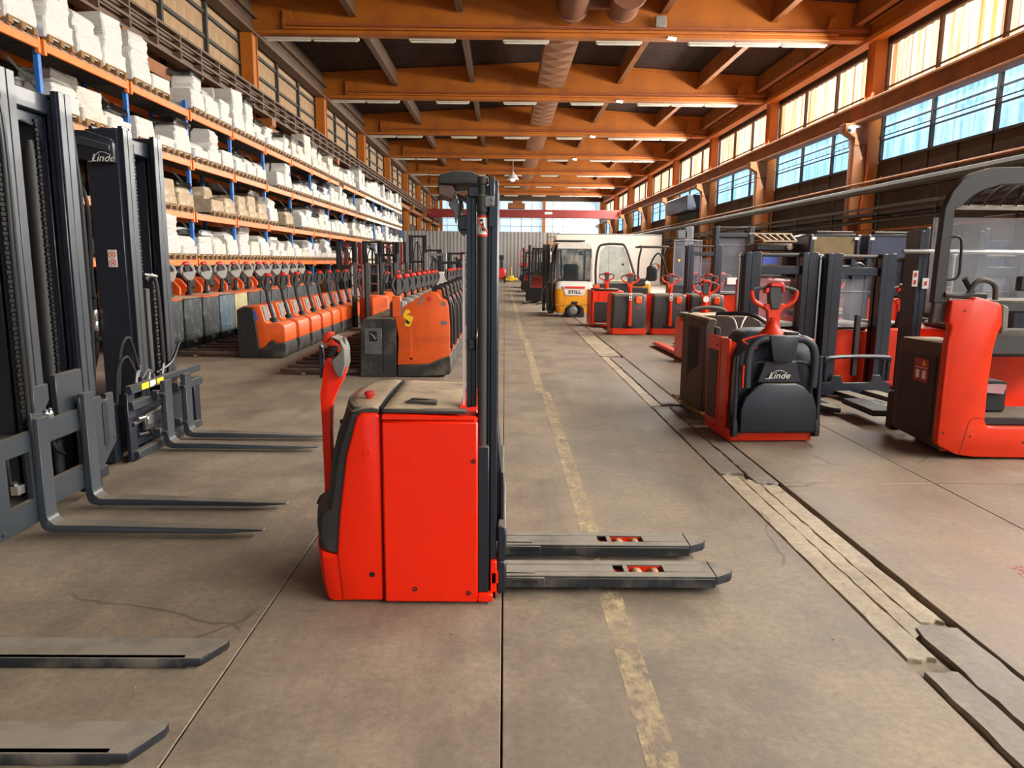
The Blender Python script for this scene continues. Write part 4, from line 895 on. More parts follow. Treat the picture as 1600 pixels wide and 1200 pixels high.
# ---------------------------------------------------------------- trucks on the right
def red_head(par, base, tilt=0, s=1.0, col=None, thin=False):
    """yoke, two grips, panel and switch; base = bottom centre of the yoke, faces -y, in the parent's frame"""
    col = col or LRED; M = Matrix.Translation(Vector(base)) @ Matrix.Rotation(tilt, 4, 'X') @ Matrix.Scale(s, 4); n = 6 if thin else 8; k = 2 if thin else 4
    m = MB(); m.M = M; m.prism([(-.05, -.06), (.05, -.06), (.06, .03), (.10, .075), (.08, .10), (-.08, .10), (-.10, .075), (-.06, .03)], 'y', -.03, .03)
    for sx in (-1, 1): m.tube(spl([(sx * .06, 0, .06), (sx * .13, 0, .09), (sx * .185, 0, .13), (sx * .205, 0, .19), (sx * .20, 0, .215)], k), .021, n, sq=1.0)
    y = m.build('tiller_yoke', col, par, bev=0 if thin else .004)
    for sx in (-1, 1):
        m = MB(); m.M = M; m.tube(spl([(sx * .20, 0, .205), (sx * .185, .0, .222), (sx * .12, 0, .238), (sx * .05, 0, .255)], k), .017, n); m.build('grip', DKGP, y)
    m = MB(); m.M = M; m.prism([(-.035, .05), (.035, .05), (.055, .13), (.06, .25), (-.06, .25), (-.055, .13)], 'y', -.045, .03); m.build('control_panel', DKGP, y, bev=0 if thin else .006)
    m = MB(); m.M = M; m.prism([(-.06, .25), (-.055, .285), (.05, .29), (.07, .27), (.075, .20), (.05, .20), (.05, .245)], 'y', -.06, .035); m.prism([(-.10, .19), (-.055, .20), (-.055, .25), (-.095, .24)], 'y', -.04, .03); m.build('belly_switch', REDS if col is LRED else REDS, y, bev=0 if thin else .008)
    return y
def forkpair(par, x0, x1, ya, yb, mat, w=.17, z=.085):
    """two forks along y, from heel ya to tip yb"""
    d = 1 if yb > ya else -1
    for x in (x0, x1):
        m = MB(); c = x; m.prism([(c - w / 2, ya), (c - w / 2, yb - d * .14), (c - w / 5, yb), (c + w / 5, yb), (c + w / 2, yb - d * .14), (c + w / 2, ya)], 'z', z - .05, z)
        f = m.build('fork', mat, par, bev=.006)
        m = MB(); m.box(c - w * .25, c + w * .25, yb - d * .46, yb - d * .28, z + .0005, z + .002); m.box(c - w * .25, c + w * .25, yb - d * .54, yb - d * .50, z + .0005, z + .002); m.build('roller_opening', BLKP, f)
        m = MB(); m.lathe([(.03, -w * .2), (.033, -w * .18), (.033, w * .18), (.03, w * .2)], (c, yb - d * .37, .034), 12, 'x'); m.build('load_roller', pm('tan_roller', '#b98f6c', .6), f)
def low_truck(label, loc, rz=0, group='red and charcoal pallet trucks'):
    t = thing('pallet_truck', label, 'pallet truck', loc, rz, group)
    m = MB(); m.prism(rrect(.80, .66, .07, 4, 0, .33), 'z', .012, .15); m.build('skirt', LRED, t, bev=.01)
    m = MB(); m.box(-.40, .40, .12, .70, .14, .90, .02); m.build('body', LRED, t)
    rings = []
    for z, ins, dy in ((.15, .0, .0), (.30, .0, -.03), (.6, .003, -.03), (.84, .012, -.005), (.90, .04, .03), (.915, .08, .07)):
        rings.append([(x, y, z) for x, y in rrect(.775 - 2 * ins, .18 - ins, .06, 3, 0, .10 + dy)])
    m = MB().loft(rings); fc = m.build('front_cover', DKGP, t, bev=.0)
    m = MB().box(-.13, .13, -.025, .02, .16, .30, .02); m.build('tiller_recess', BLKP, fc)
    MB().box(.16, .19, -.024, -.018, .595, .62).box(.20, .26, -.024, -.018, .598, .612).build('print', REDP, fc)
    m = MB().tube([(0, -.05, .22), (0, -.075, .4), (0, -.07, .7), (0, -.03, .98), (0, -.01, 1.08)], [.05, .042, .036, .036, .05], 8); m.build('tiller_arm', LRED, t)
    red_head(t, (0, -.01, 1.10), -.15, .95)
    m = MB().box(-.03, .03, -.113, -.105, .78, .94); st_ = m.build('sticker', STK, t); m = MB().box(-.015, .015, -.116, -.113, .80, .83).box(-.015, .015, -.116, -.113, .87, .90); m.build('print', BLKP, st_)
    m = MB().box(.13, .27, -.03, .03, .70, .86, .02); m.build('document_pouch', TORG, t)
    m = MB().box(-.36, .36, .2, .66, .90, .915, .005); m.build('battery_lid', BLK, t)
    forkpair(t, -.18, .18, .70, 1.85, LRED)
    return t
LT = low_truck('red pallet truck with upright tiller and charcoal front right of the platform truck', (2.79, 16.45, 0), 0); freeze(LT)
copy_tree(LT, (3.70, 16.5, 0), 0, 'second red and charcoal pallet truck right of the yellow forklift, beside its twin')
copy_tree(LT, (4.52, 16.4, 0), 0, 'red pallet truck whose tiller stands in front of the tall mast with blurred screen')
copy_tree(LT, (5.35, 15.2, 0), -.05, 'red pallet truck mostly hidden behind the mast of the front stacker')
# platform truck beside the yellow forklift
T = thing('platform_truck', 'red platform truck with dark standing bay beside the yellow forklift', 'pallet truck', (2.6, 18.6, 0))
MB().prism([(-.42, .02), (-.40, .90), (-.36, .92), (-.34, .92), (-.34, .08), (.40, .08), (.40, .02)], 'y', 0, .06).box(-.42, -.36, 0, .9, .02, .9, .02).build('side_frame', LRED, T)
MB().box(-.34, .42, .15, .9, .05, .90, .02).build('body', LRED, T); MB().box(-.33, .12, .10, .15, .12, .62, .01).build('backrest_pad', BLK, T); MB().box(-.2, -.16, .13, .16, .6, .84).build('rib', LRED, T)
MB().box(-.34, .40, -.30, .15, .05, .09, .01).build('platform', BLK, T); MB().prism([(-.42, .0), (-.36, .0), (.0, -.36), (-.06, -.40), (-.42, -.06)], 'z', .02, .07).build('platform_bar', LRED, T)
MB().box(-.36, .30, .12, .7, .90, .95, .03).build('top_cover', BLK, T); MB().tube([(0, .3, .92), (0, .28, 1.08)], [.07, .05], 8).build('tiller_arm', LRED, T); red_head(T, (0, .28, 1.1), 0, .9)
MB().box(-.34, -.2, .1, .3, .95, 1.05, .01).build('storage_box', TORG, T)
# low red truck whose forks come forward between the patch and the tow truck
T = thing('pallet_truck', 'red pallet truck with red forks laid towards the aisle behind the dusty machine part', 'pallet truck', (3.26, 11.8, 0), .03)
MB().box(-.38, .38, .0, .55, .04, .72, .04).build('body', LRED, T); MB().box(-.36, .36, .02, .5, .72, .80, .04).build('cover', DKGP, T)
MB().tube(spl([(-.30, -.02, .60), (-.28, -.03, .84), (-.1, -.03, .9), (.1, -.03, .9), (.28, -.03, .84), (.30, -.02, .6)], 4), .03, 8).build('guard_bar', DKGP, T)
MB().tube([(0, .2, .76), (0, .18, 1.02)], [.07, .05], 8).build('tiller_arm', LRED, T); red_head(T, (0, .18, 1.05), 0, 1.0)
tag_ = MB().lathe([(.05, 0), (.05, -.012), (.001, -.013)], (0, .12, 1.03), 16, 'y'); tag_.build('round_sticker', STK, T)
for x in (-.20, .20): MB().prism([(2.55, .03), (2.55, .05), (2.4, .09), (.5, .09), (.5, .03)], 'x', x - .08, x + .08).build('fork', LRED, T, bev=.008)
T = thing('pallet_truck', 'red pallet truck with its rear turned to the camera behind the front stacker mast', 'pallet truck', (5.6, 12.6, 0), 0)
MB().box(-.38, .38, 0, .7, .04, .85, .03).build('body', LRED, T); MB().box(-.36, .36, -.04, .06, .2, .86, .04).build('cover', DKGP, T)
MB().tube([(0, .1, .85), (0, .05, 1.08)], [.07, .05], 8).build('tiller_arm', LRED, T); red_head(T, (0, .05, 1.1), 0, 1.0)

# ---- tow truck with folding platform, centre at (2.43, 6.5)
TT = thing('platform_truck', 'red and navy platform truck with folded step, lettered front and loop tiller', 'platform truck', (2.45, 6.5, 0), .05)
def tb_(name, m, mat, par=TT, **k): return m.build(name, mat, par, **k)
tb_('chassis', MB().prism([(-.40, .0), (.36, .0), (.38, .10), (.38, .66), (-.42, .66), (-.42, .06)], 'z', .012, .12), LRED, bev=.012)
tb_('body', MB().box(-.41, .37, .12, .66, .10, .90, .02), LRED)
tb_('side_panel', MB().box(-.425, -.40, .30, .66, .08, .93, .008), LRED)
q = tb_('side_panel', MB().box(-.425, -.395, .10, .285, .03, .93, .01), LRED)
tb_('side_insert', MB().box(-.432, -.424, .35, .62, .14, .80, .003), BROWNP); tb_('insert_window', MB().box(-.434, -.431, .38, .56, .70, .76), BLKP)
m = MB(); rings = []
for z, a, b in ((.12, .40, .10), (.5, .395, .06), (.78, .38, .05), (.92, .34, .09), (.985, .26, .16), (1.0, .16, .22)):
    rings.append([(x, y, z) for x, y in rrect(2 * a, .34, .08, 4, 0, b + .17)])
fc = tb_('front_cover', MB().loft(rings), SLT)
for sx in (-1, 1):
    tb_('step_cheek', MB().prism([(-.06, .10), (.04, .10), (.05, .60), (.02, .78), (-.04, .80)], 'x', sx * .36, sx * .40), NAVY, bev=.01)
bs = tb_('folded_platform', MB().prism([(-.345, .115), (-.345, .33), (-.31, .43), (-.22, .52), (-.14, .558), (.14, .558), (.22, .52), (.31, .43), (.345, .33), (.345, .115)], 'y', -.10, -.045), NAVY, bev=.015, seg=2)
tb_('pivot_shaft', MB().cyl((-.38, -.03, .12), (.38, -.03, .12), .025, 10), BLKP)
for sx in (-1, 1):
    tb_('pivot_bracket', MB().prism([(-.07, .07), (.02, .05), (.03, .24), (-.02, .30), (-.07, .18)], 'x', sx * .355, sx * .40), BLKP, bev=.006)
    tb_('guard_arm', MB().tube(spl([(sx * .30, -.07, .52), (sx * .305, -.07, .66), (sx * .30, -.07, .80), (sx * .27, -.07, .89), (sx * .20, -.07, .945), (sx * .10, -.07, .955)], 5), .036, 10), SLT)
    tb_('red_edge', MB().box(sx * .342 - .006, sx * .342 + .006, -.09, -.05, .52, .72), LRED) if sx < 0 else None
tb_('guard_hub', MB().prism([(-.135, .985), (.135, .985), (.10, .78), (.075, .745), (-.075, .745), (-.10, .78)], 'y', -.12, -.02), NAVY, bev=.015, seg=2)
tb_('centre_panel', MB().prism([(-.20, .56), (.20, .56), (.14, .75), (-.14, .75)], 'y', -.06, .02), NAVY, bev=.006)
tb_('inner_bar', MB().tube(spl([(-.30, -.03, .66), (-.2, -.04, .74), (.2, -.04, .74), (.30, -.03, .66)], 4), .014, 8), BLKP)
lg = text('logo', 'Linde', .078, LOGO, TT, (-.02, -.085, .625), (pi / 2, 0, 0), .002, .35, 1.15)
tb_('logo_swash', MB().tube(spl([(-.145, -.087, .600), (-.10, -.087, .603), (-.075, -.087, .648), (-.035, -.087, .672), (.005, -.087, .670), (.035, -.087, .656)], 5), .0026, 5), LOGO)
tb_('red_trim', MB().tube(spl([(-.33, .02, .93), (-.30, .0, .90), (-.22, -.01, .86), (-.20, .0, .90)], 4), .009, 6).tube(spl([(-.33, .02, .93), (-.2, .03, .965), (-.05, .03, .985)], 4), .009, 6).tube(spl([(.33, .02, .93), (.2, .03, .965), (.05, .03, .985)], 4), .009, 6), LRED)
tb_('tiller_arm', MB().lathe([(.11, 0), (.10, .03), (.07, .06), (.055, .12), (.055, .16)], (-.03, .1, .97), 14), LRED); red_head(TT, (-.03, .10, 1.15), -.05, 1.0)
tb_('lock_button', MB().box(.03, .15, -.06, .0, .985, 1.01, .008), BLKP)
for y in (.2, .55): tb_('wheel', MB().lathe([(.05, 0), (.055, .01), (.055, .06), (.05, .07)], (-.30, y, .056), 12, 'x'), RUB)
for i, (y, z) in enumerate(((.38, .08), (.38, .5), (.38, .85), (.16, .2))): tb_('bolt', MB().lathe([(.008, 0), (.008, -.006)], (-.426, y, z), 8, 'x'), BLKP)
# dusty machine part standing on a pallet
D = thing('pallet_load', 'pallet under the dusty charcoal machine body behind the platform truck', 'pallet', (2.40, 7.85, 0), .04)
for x in (-.26, 0, .26): MB().box(x - .05, x + .05, -.6, .6, 0, .022).box(x - .05, x + .05, -.6, -.45, .022, .08).box(x - .05, x + .05, -.08, .08, .022, .08).box(x - .05, x + .05, .45, .6, .022, .08).build('skid', PALW, D)
for k in range(7): MB().box(-.42, .36, -.6 + k * .178, -.6 + k * .178 + .12, .08, .102, .003).build('board', PALW, D)
D = thing('machine_body', 'dusty charcoal machine body with tied cables standing on the pallet', 'machine part', (2.43, 7.80, .103), .04)
m = MB(); m.prism([(-.42, 0), (-.32, 0), (-.32, .86), (-.29, .93), (-.33, .955), (-.38, .95), (-.415, .88)], 'y', -.38, .42); sp_ = m.build('side_panel', BROWNP, D, bev=.012)
m = MB()
for k in range(14): m.box(-.4215, -.419, -.2 + k * .028, -.193 + k * .028, .45 - .012 * k, .84)
m.build('vent_slots', BLKP, sp_)
MB().prism([(-.34, .0), (.34, .0), (.34, .80), (.30, .90), (.20, .955), (-.34, .955)], 'y', .0, .42).build('housing', BROWNP, D, bev=.015)
MB().box(-.32, .32, -.34, .0, .0, .60, .02).box(-.30, -.24, -.34, 0, .6, .86, .01).build('inner_frame', BLK, D)
MB().tube(spl([(-.32, -.2, .86), (-.30, -.3, .72), (-.1, -.32, .74), (.2, -.3, .74), (.34, -.2, .70)], 4), .03, 8).build('frame_rail', DKGP, D)
for c_, (p, r_) in zip((STK, STK, HOSE, HOSE), (([(-.2, -.1, .96), (-.10, -.3, .94), (-.07, -.36, .74), (-.1, -.34, .6)], .008), ([(.1, -.1, .95), (-.02, -.32, .88), (-.06, -.34, .7)], .008), ([(-.2, -.05, .97), (0, -.2, .99), (.15, -.28, .96), (.32, -.3, .84), (.36, -.3, .70)], .022), ([(-.28, -.3, .5), (-.33, -.36, .3), (-.34, -.38, .12), (-.28, -.4, .06)], .012))):
    MB().tube(spl(p, 7), r_, 8).build('cable', c_, D)

# ---- stackers with masts towards the camera
def mast_stacker(label, loc, rz=0, h=1.74, w=.90, rw=.2, hoop=False, screen=CLEAR, body=True, forks=True, upper=None, group=None, mat=None, forkmat=None, cat='stacker'):
    mat = mat or NAVY; t = thing('mast_stacker', label, cat, loc, rz, group); a = w / 2
    for sx in (-1, 1):
        x0, x1 = sorted((sx * a, sx * (a - rw)))
        MB().box(x0, x0 + rw * .36, .0, .10, .03, h, .004).box(x0 + rw * .42, x1, .02, .14, .03, h + .005, .004).build('mast_rail', mat, t)
        MB().box(x0 + .01, x1 - .01, .14, .2, .03, h - .05).build('inner_rail', mat, t)
        MB().lathe([(.02, .1), (.02, h - .06), (.03, h - .05), (.03, h - .02), (.012, h - .01)], (sx * (a + .03), .12, 0), 8).build('lift_cylinder', STEEL if h < 1.9 else DKGP, t)
    MB().cyl((-a + .02, .1, h - .03), (a - .02, .1, h - .03), .022, 8).build('top_bar', DKGP, t)
    MB().box(-a + rw, a - rw, .05, .09, h - .26, h - .16, .006).build('cross_member', mat, t)
    MB().box(-a + rw * .6, a - rw * .6, .16, .168, .85, h - .30).build('screen', screen, t)
    MB().box(-a + rw * .6, a - rw * .6, .15, .175, h - .46, h - .45).box(-a + rw * .6, a - rw * .6, .15, .175, .84, .85).build('screen_rail', GALV, t)
    if body:
        MB().box(-a + .06, a - .06, .30, .95, .03, .80, .03).build('body', LRED, t); MB().box(-a + .09, a - .09, .28, .9, .80, .88, .03).build('cover', BLK, t)
        MB().tube([(0, .95, .5), (0, 1.0, .8), (0, .9, 1.06)], .035, 8).build('tiller_arm', LRED, t); red_head(t, (0, .9, 1.08), .3, 1, None, True)
    if forks:
        MB().prism([(-a, .03), (a, .03), (a, .17), (a - .10, .19), (a - .14, .27), (a - .24, .27), (a - .27, .18), (-a + .27, .18), (-a + .24, .27), (-a + .14, .27), (-a + .10, .19), (-a, .17)], 'y', -.07, -.02).build('fork_carriage', mat, t, bev=.006)
        forkpair(t, -.185, .185, -.07, -1.22, forkmat or DSTEEL, .18)
    if hoop: MB().tube(spl([(-a + .04, -.05, .2), (-a + .04, -.05, .40), (-a + .09, -.05, .49), (a - .09, -.05, .49), (a - .04, -.05, .40), (a - .04, -.05, .2)], 4), .026, 8).build('guard_hoop', mat, t)
    return t
S1 = mast_stacker('black-masted stacker right behind the lettered platform truck, forks hidden', (3.33, 8.9, 0), .05, 1.74, .90)
MB().lathe([(.03, 0), (.034, -.01), (.001, -.011)], (-.06, .17, 1.3), 16, 'y').build('round_sticker', STK, S1)
S2 = mast_stacker('black-masted stacker with low hoop guard and dusty forks left of the red reach truck', (4.30, 8.9, 0), .13, 1.73, .90, hoop=True)
MB().tube(spl([(-.08, .1, 1.5), (-.075, .1, 1.58), (0, .1, 1.62), (.075, .1, 1.58), (.08, .1, 1.5)], 4), .018, 8).build('lifting_eye', NAVY, S2)
MB().box(-.20, -.12, .155, .16, 1.50, 1.56).build('sticker', STK, S2); MB().box(.20, .23, .155, .16, 1.51, 1.55).build('sticker', STKY, S2)
MB().box(-.03, .04, .0, .05, .25, 1.0, .01).build('chain_guard', BLKP, S2)
S3 = mast_stacker('tall black mast with cloudy plastic screen behind the red pallet trucks', (5.78, 18.8, 0), 0, 2.53, .96, .10, screen=FOGGY, forks=False); MB().box(-.1, .16, .1, .14, 1.08, 1.25).build('paper_sheet', STK, S3)
S4 = mast_stacker('shorter black mast with cloudy screen left of the tallest screened mast', (4.97, 18.5, 0), 0, 2.05, .84, .16, screen=FOGGY, forks=False)
S5 = mast_stacker('black-masted stacker seen through the clear shield of the red reach truck', (5.95, 8.9, 0), 0, 1.75, .9)
S6 = mast_stacker('stacker half hidden between front stacker and dark boxy cabins', (4.95, 11.0, 0), .1, 1.6, .85)
T = thing('pallet_truck', 'narrow red truck body wedged between hoop-guard stacker and reach truck mast', 'pallet truck', (5.1, 9.4, 0))
MB().prism(rrect(.5, .9, .1, 4, 0, .45), 'z', .03, .80).build('body', LRED, T, bev=.03); MB().box(-.2, .2, .1, .8, .80, .86, .03).build('cover', DKGP, T); MB().tube([(0, .1, .8), (-.02, .0, 1.05)], .04, 8).build('tiller_arm', BLKP, T); red_head(T, (-.02, 0, 1.08), .1, 1.0)
# boxy dark cabins
def cabin_truck(label, loc, col):
    t = thing('cabin_truck', label, 'order picker', loc, 0, 'tall dark order pickers')
    MB().box(-.46, .46, .2, 1.3, .03, 1.0, .05).build('body', LRED, t); MB().box(-.44, .44, .15, .9, 1.0, 1.7, .03).build('mast_housing', NAVY, t)
    for sx in (-1, 1):
        MB().box(sx * .44 - .05, sx * .44 + .05, -.05, .75, 1.72, 2.16, .03).build('side_wall', NAVY, t); MB().box(sx * .40 - .04, sx * .40 + .04, -.06, -.045, 2.06, 2.11).build('lamp', WHT, t)
        MB().box(sx * .40 - .05, sx * .40 + .05, .0, .12, .05, 1.75, .01).build('mast_rail', NAVY, t)
    MB().box(-.40, .40, -.02, .74, 2.12, 2.17, .01).build('roof', NAVY, t); MB().box(-.40, .40, -.01, .0, 1.74, 2.12).build('window', glassy('dusty_' + col[1:], col, .6, .2), t)
    MB().cyl((-.34, .0, 2.2), (.34, 0, 2.2), .02, 8).build('roof_bar', DKGP, t); MB().box(.36, .43, -.06, -.04, 1.42, 1.60).build('sticker', STK, t); return t
cabin_truck('boxy navy cabin truck on tall mast, the left one of two, with brown window', (6.18, 14.0, 0), '#8a7a5c')
cabin_truck('boxy navy cabin truck on tall mast, the right one of two, with grey window', (7.27, 14.0, 0), '#50566a')
T = thing('order_picker', 'dark order picker with slatted beige roof guard behind the front stacker mast', 'order picker', (5.25, 14.6, 0))
BGE = pm('beige_guard', '#a89a80', .6)
m = MB().box(-.48, .36, .0, .05, 2.17, 2.2).box(-.32, .34, -.35, -.3, 2.02, 2.05).build('roof_guard', BGE, T)
for k in range(6): MB().bar((-.40 + k * .145, .02, 2.18), (-.28 + k * .12, -.33, 2.04), .03, .03).build('slat', BGE, m)
MB().box(-.38, .62, -.1, .5, 1.84, 2.0, .04).build('upper_frame', BLK, T); MB().ball((.28, -.14, 1.93), .065, 8).build('lamp', WHT, T)
MB().box(-.38, -.30, -.1, 0, .1, 1.85).box(.54, .62, -.1, 0, .1, 1.85).build('post', BLK, T); MB().box(-.36, .56, .3, 1.1, .05, 1.3, .04).build('body', LRED, T)
q = MB().box(-.26, .22, .02, .10, 1.35, 1.78, .02).build('control_panel', GREYP, T); MB().box(-.18, .12, .01, .02, 1.6, 1.74).build('screen', STKB, q); MB().box(.3, .5, .0, .2, 1.3, 1.8, .02).build('battery_case', BLKP, T)
# clear domed guard with mast and yellow tag
T = thing('screen_stacker', 'tall stacker with clear domed screen and yellow tag beside the dark forklift', 'stacker', (5.75, 23.5, 0))
MB().tube(spl([(-.42, 0, .8), (-.42, 0, 2.15), (-.34, 0, 2.3), (.36, 0, 2.3), (.44, 0, 2.15), (.44, 0, .8)], 4), .022, 8).build('screen_frame', GALV, T)
MB().box(-.40, .42, .0, .008, .9, 2.27).build('screen', FOGGY, T); MB().box(-.05, .22, .2, .4, .05, 2.75, .02).box(-.3, .05, .2, .5, 2.35, 2.65, .04).build('mast', pm('grey_mast', '#6b6a6c', .5), T)
MB().box(-.42, .42, .1, 1.0, .05, 1.1, .04).build('body', BLK, T); MB().prism([(-.3, 1.72), (-.2, 1.72), (-.25, 1.62)], 'y', -.02, -.01).build('yellow_tag', STKY, T)

# ---- big red reach truck at the right edge
BT = thing('reach_truck', 'large red reach truck with overhead guard cut by the right edge', 'reach truck', (4.3, 6.3, 0))
m = mk(BT); m.prism([(3.615, .982), (3.612, .6), (3.612, .143), (3.63, .115), (3.786, .041), (3.937, .021), (4.37, .017), (5.2, .017), (5.2, .279), (4.12, .279), (4.02, .285), (3.995, .33), (3.988, .519), (3.988, .694), (3.996, .932), (4.015, 1.05), (4.043, 1.129), (4.028, 1.285), (4.002, 1.304), (3.894, 1.335), (3.80, 1.355), (3.777, 1.328), (3.612, 1.326), (3.60, 1.145), (3.631, 1.113)], 'y', 5.93, 6.02); sp_ = m.build('side_body', LRED, BT, bev=.02, seg=2)
m = mk(BT); m.box(4.0, 5.2, 6.0, 6.9, .05, .28, .02); m.box(3.68, 4.0, 5.99, 6.05, .05, 1.2, .02); m.build('frame', LRED, BT)
m = mk(BT)
for a, b in (((3.80, .03), (3.86, .33)), ((3.86, .33), (3.90, .36)), ((3.90, .36), (4.0, .345))): m.bar((a[0], 5.929, a[1]), (b[0], 5.929, b[1]), .003, .004, up=(0, 1, 0))
m.build('panel_joint', BLKP, sp_)
for x, z in ((3.72, 1.24), (3.88, .20), (3.65, .23), (4.33, .15)): m = mk(BT); m.lathe([(.009, .001), (.009, -.004), (.001, -.004)], (x, 5.931, z), 10, 'y'); m.build('bolt', BLKP, sp_)
m = mk(BT); m.prism([(5.99, .06), (6.78, .10), (6.78, .93), (6.7, .955), (5.99, .965)], 'x', 3.66, 4.0); bb = m.build('battery_box', BROWNP, BT, bev=.02, seg=2)
m = mk(BT); m.prism([(6.12, .16), (6.68, .16), (6.68, .84), (6.12, .84)], 'x', 3.648, 3.661); m.build('battery_door', BLK, bb, bev=.006)
m = mk(BT); m.box(3.643, 3.648, 6.22, 6.44, .60, .80); sg = m.build('safety_sign', pm('faded_red_sign', '#a83a34', .5), bb)
m = mk(BT); m.box(3.640, 3.643, 6.25, 6.30, .63, .70); m.box(3.640, 3.643, 6.35, 6.40, .63, .70); m.box(3.640, 3.643, 6.24, 6.42, .72, .725); m.build('sign_print', STK, sg)
m = mk(BT); m.prism([(6.26, .745), (6.31, .745), (6.285, .79)], 'x', 3.638, 3.643); m.build('sign_triangle', STKY, sg)
m = mk(BT); m.prism([(3.52, 1.355), (3.64, 1.345), (3.64, 1.13), (3.60, 1.145), (3.50, 1.13)], 'y', 6.0, 6.06); m.build('post_foot', BROWNP, BT, bev=.008)
m = mk(BT)
pth = [(3.545, 1.30), (3.545, 1.655), (3.553, 2.05), (3.60, 2.125), (3.68, 2.215), (3.76, 2.262), (3.90, 2.305), (4.12, 2.312), (5.2, 2.30)]
for a, b in zip(pth, pth[1:]): pass
wd = [.050, .046, .042, .058, .065, .066, .066, .066, .066]
up_ = [(x - w if i < 3 else x - w * .7, z + (0 if i < 3 else w)) for i, ((x, z), w) in enumerate(zip(pth, wd))]; dn_ = [(x + w if i < 3 else x + w * .7, z - (0 if i < 3 else w)) for i, ((x, z), w) in enumerate(zip(pth, wd))]
m.prism(up_ + dn_[::-1], 'y', 5.99, 6.06); m.build('guard_post', BLK, BT, bev=.006)
for k in range(8):
    m = mk(BT); x = 4.08 + k * .14; m.tube(spl([(x, 6.62, 2.13), (x - .02, 6.5, 2.2), (x - .06, 6.25, 2.27), (x - .12, 6.04, 2.30)], 4), .022, 6, sq=.5); m.build('guard_slat', BLK, BT)
m = mk(BT); m.box(3.98, 5.2, 6.60, 6.66, 2.09, 2.13, .005); m.build('roof_light_bar', STK, BT)
m = mk(BT); m.prism([(3.61, 2.0), (5.2, 2.0), (5.2, 1.2), (3.61, 1.2)], 'y', 6.30, 6.31); m.build('windshield', CLEAR, BT)
m = mk(BT); m.tube(spl([(3.575, 6.0, 1.825), (3.64, 5.99, 1.83), (3.672, 5.99, 1.79), (3.68, 5.99, 1.66), (3.68, 5.99, 1.54), (3.65, 5.99, 1.495), (3.575, 6.0, 1.49)], 4), .011, 8); m.build('grab_handle', BLKP, BT)
m = mk(BT); m.tube(spl([(3.58, 5.99, 1.37), (3.70, 5.98, 1.36), (3.76, 5.97, 1.375), (3.80, 5.97, 1.45), (3.85, 5.97, 1.487), (3.93, 5.97, 1.475), (3.975, 5.97, 1.43), (3.985, 5.97, 1.33)], 5), .022, 8); m.build('arm_rest', DKGP, BT)
m = mk(BT); m.ball((3.80, 6.1, 1.50), .035, 8); m.cyl((3.80, 6.1, 1.50), (3.88, 6.1, 1.38), .028, 8); m.box(3.78, 3.98, 6.05, 6.2, 1.33, 1.38, .01); m.build('joystick', BLK, BT)
m = mk(BT); m.prism([(4.03, 1.30), (4.09, 1.27), (4.10, 1.10), (4.05, 1.05)], 'y', 5.94, 6.0); m.build('corner_cap', GREYP, BT, bev=.01)
m = mk(BT); m.box(4.0, 5.2, 6.0, 6.6, 1.22, 1.32, .02); m.box(4.02, 5.2, 6.05, 6.6, .85, 1.05, .03); m.build('dashboard', DKGP, BT)
m = mk(BT); m.box(4.0, 5.2, 6.75, 6.8, .3, .9); m.build('rear_wall', LRED, BT)
m = mk(BT); m.box(4.0, 5.2, 6.0, 6.5, .28, .35, .01); m.build('foot_mat', BLK, BT)
m = mk(BT); m.box(4.10, 4.34, 6.2, 6.5, .35, .62, .02); m.build('pedal_box', BLKP, BT)
m = mk(BT); m.prism([(4.10, .60), (4.30, .60), (4.28, .52), (4.14, .53)], 'y', 6.16, 6.2); m.build('document', pm('pink_paper', '#b88a8c', .7), BT)
m = mk(BT); m.ball((4.12, 6.02, .98), .03, 8); m.build('knob', DKGP, BT)
m = mk(BT); m.box(4.22, 4.6, 6.03, 6.1, 1.4, 1.52, .01); m.build('display', BLKP, BT)
for y in (6.2, 6.7): m = mk(BT); m.lathe([(.09, 0), (.1, .02), (.1, .1), (.09, .12)], (3.9, y, .1), 16, 'x'); m.build('wheel', RUB, BT)
for x, y in ((3.98, 7.15), (4.55, 7.15)):
    m = mk(BT); m.box(x, x + .05, y, y + .25, .05, 1.93, .005); m.box(x + .06, x + .11, y + .02, y + .25, .05, 1.96, .005); m.build('mast_rail', NAVY, BT)
m = mk(BT); m.cyl((3.8, 7.1, 1.73), (5.2, 7.1, 1.73), .022, 8); m.build('cross_tube', GALV, BT)
m = mk(BT); m.box(3.93, 3.98, 7.12, 7.13, 1.40, 1.55); m.box(4.03, 4.09, 7.12, 7.13, 1.38, 1.48); q = m.build('warning_label', STK, BT)
m = mk(BT); m.box(4.05, 4.07, 7.114, 7.12, 1.41, 1.45); m.box(3.945, 3.965, 7.114, 7.12, 1.42, 1.46); m.box(3.945, 3.965, 7.114, 7.12, 1.49, 1.53); m.build('label_print', REDP, q)
m = mk(BT); m.box(3.7, 3.95, 7.2, 7.9, .1, .16, .01); m.box(3.68, 3.78, 6.79, 6.92, .05, .42, .02); m.build('outrigger', BLKP, BT)

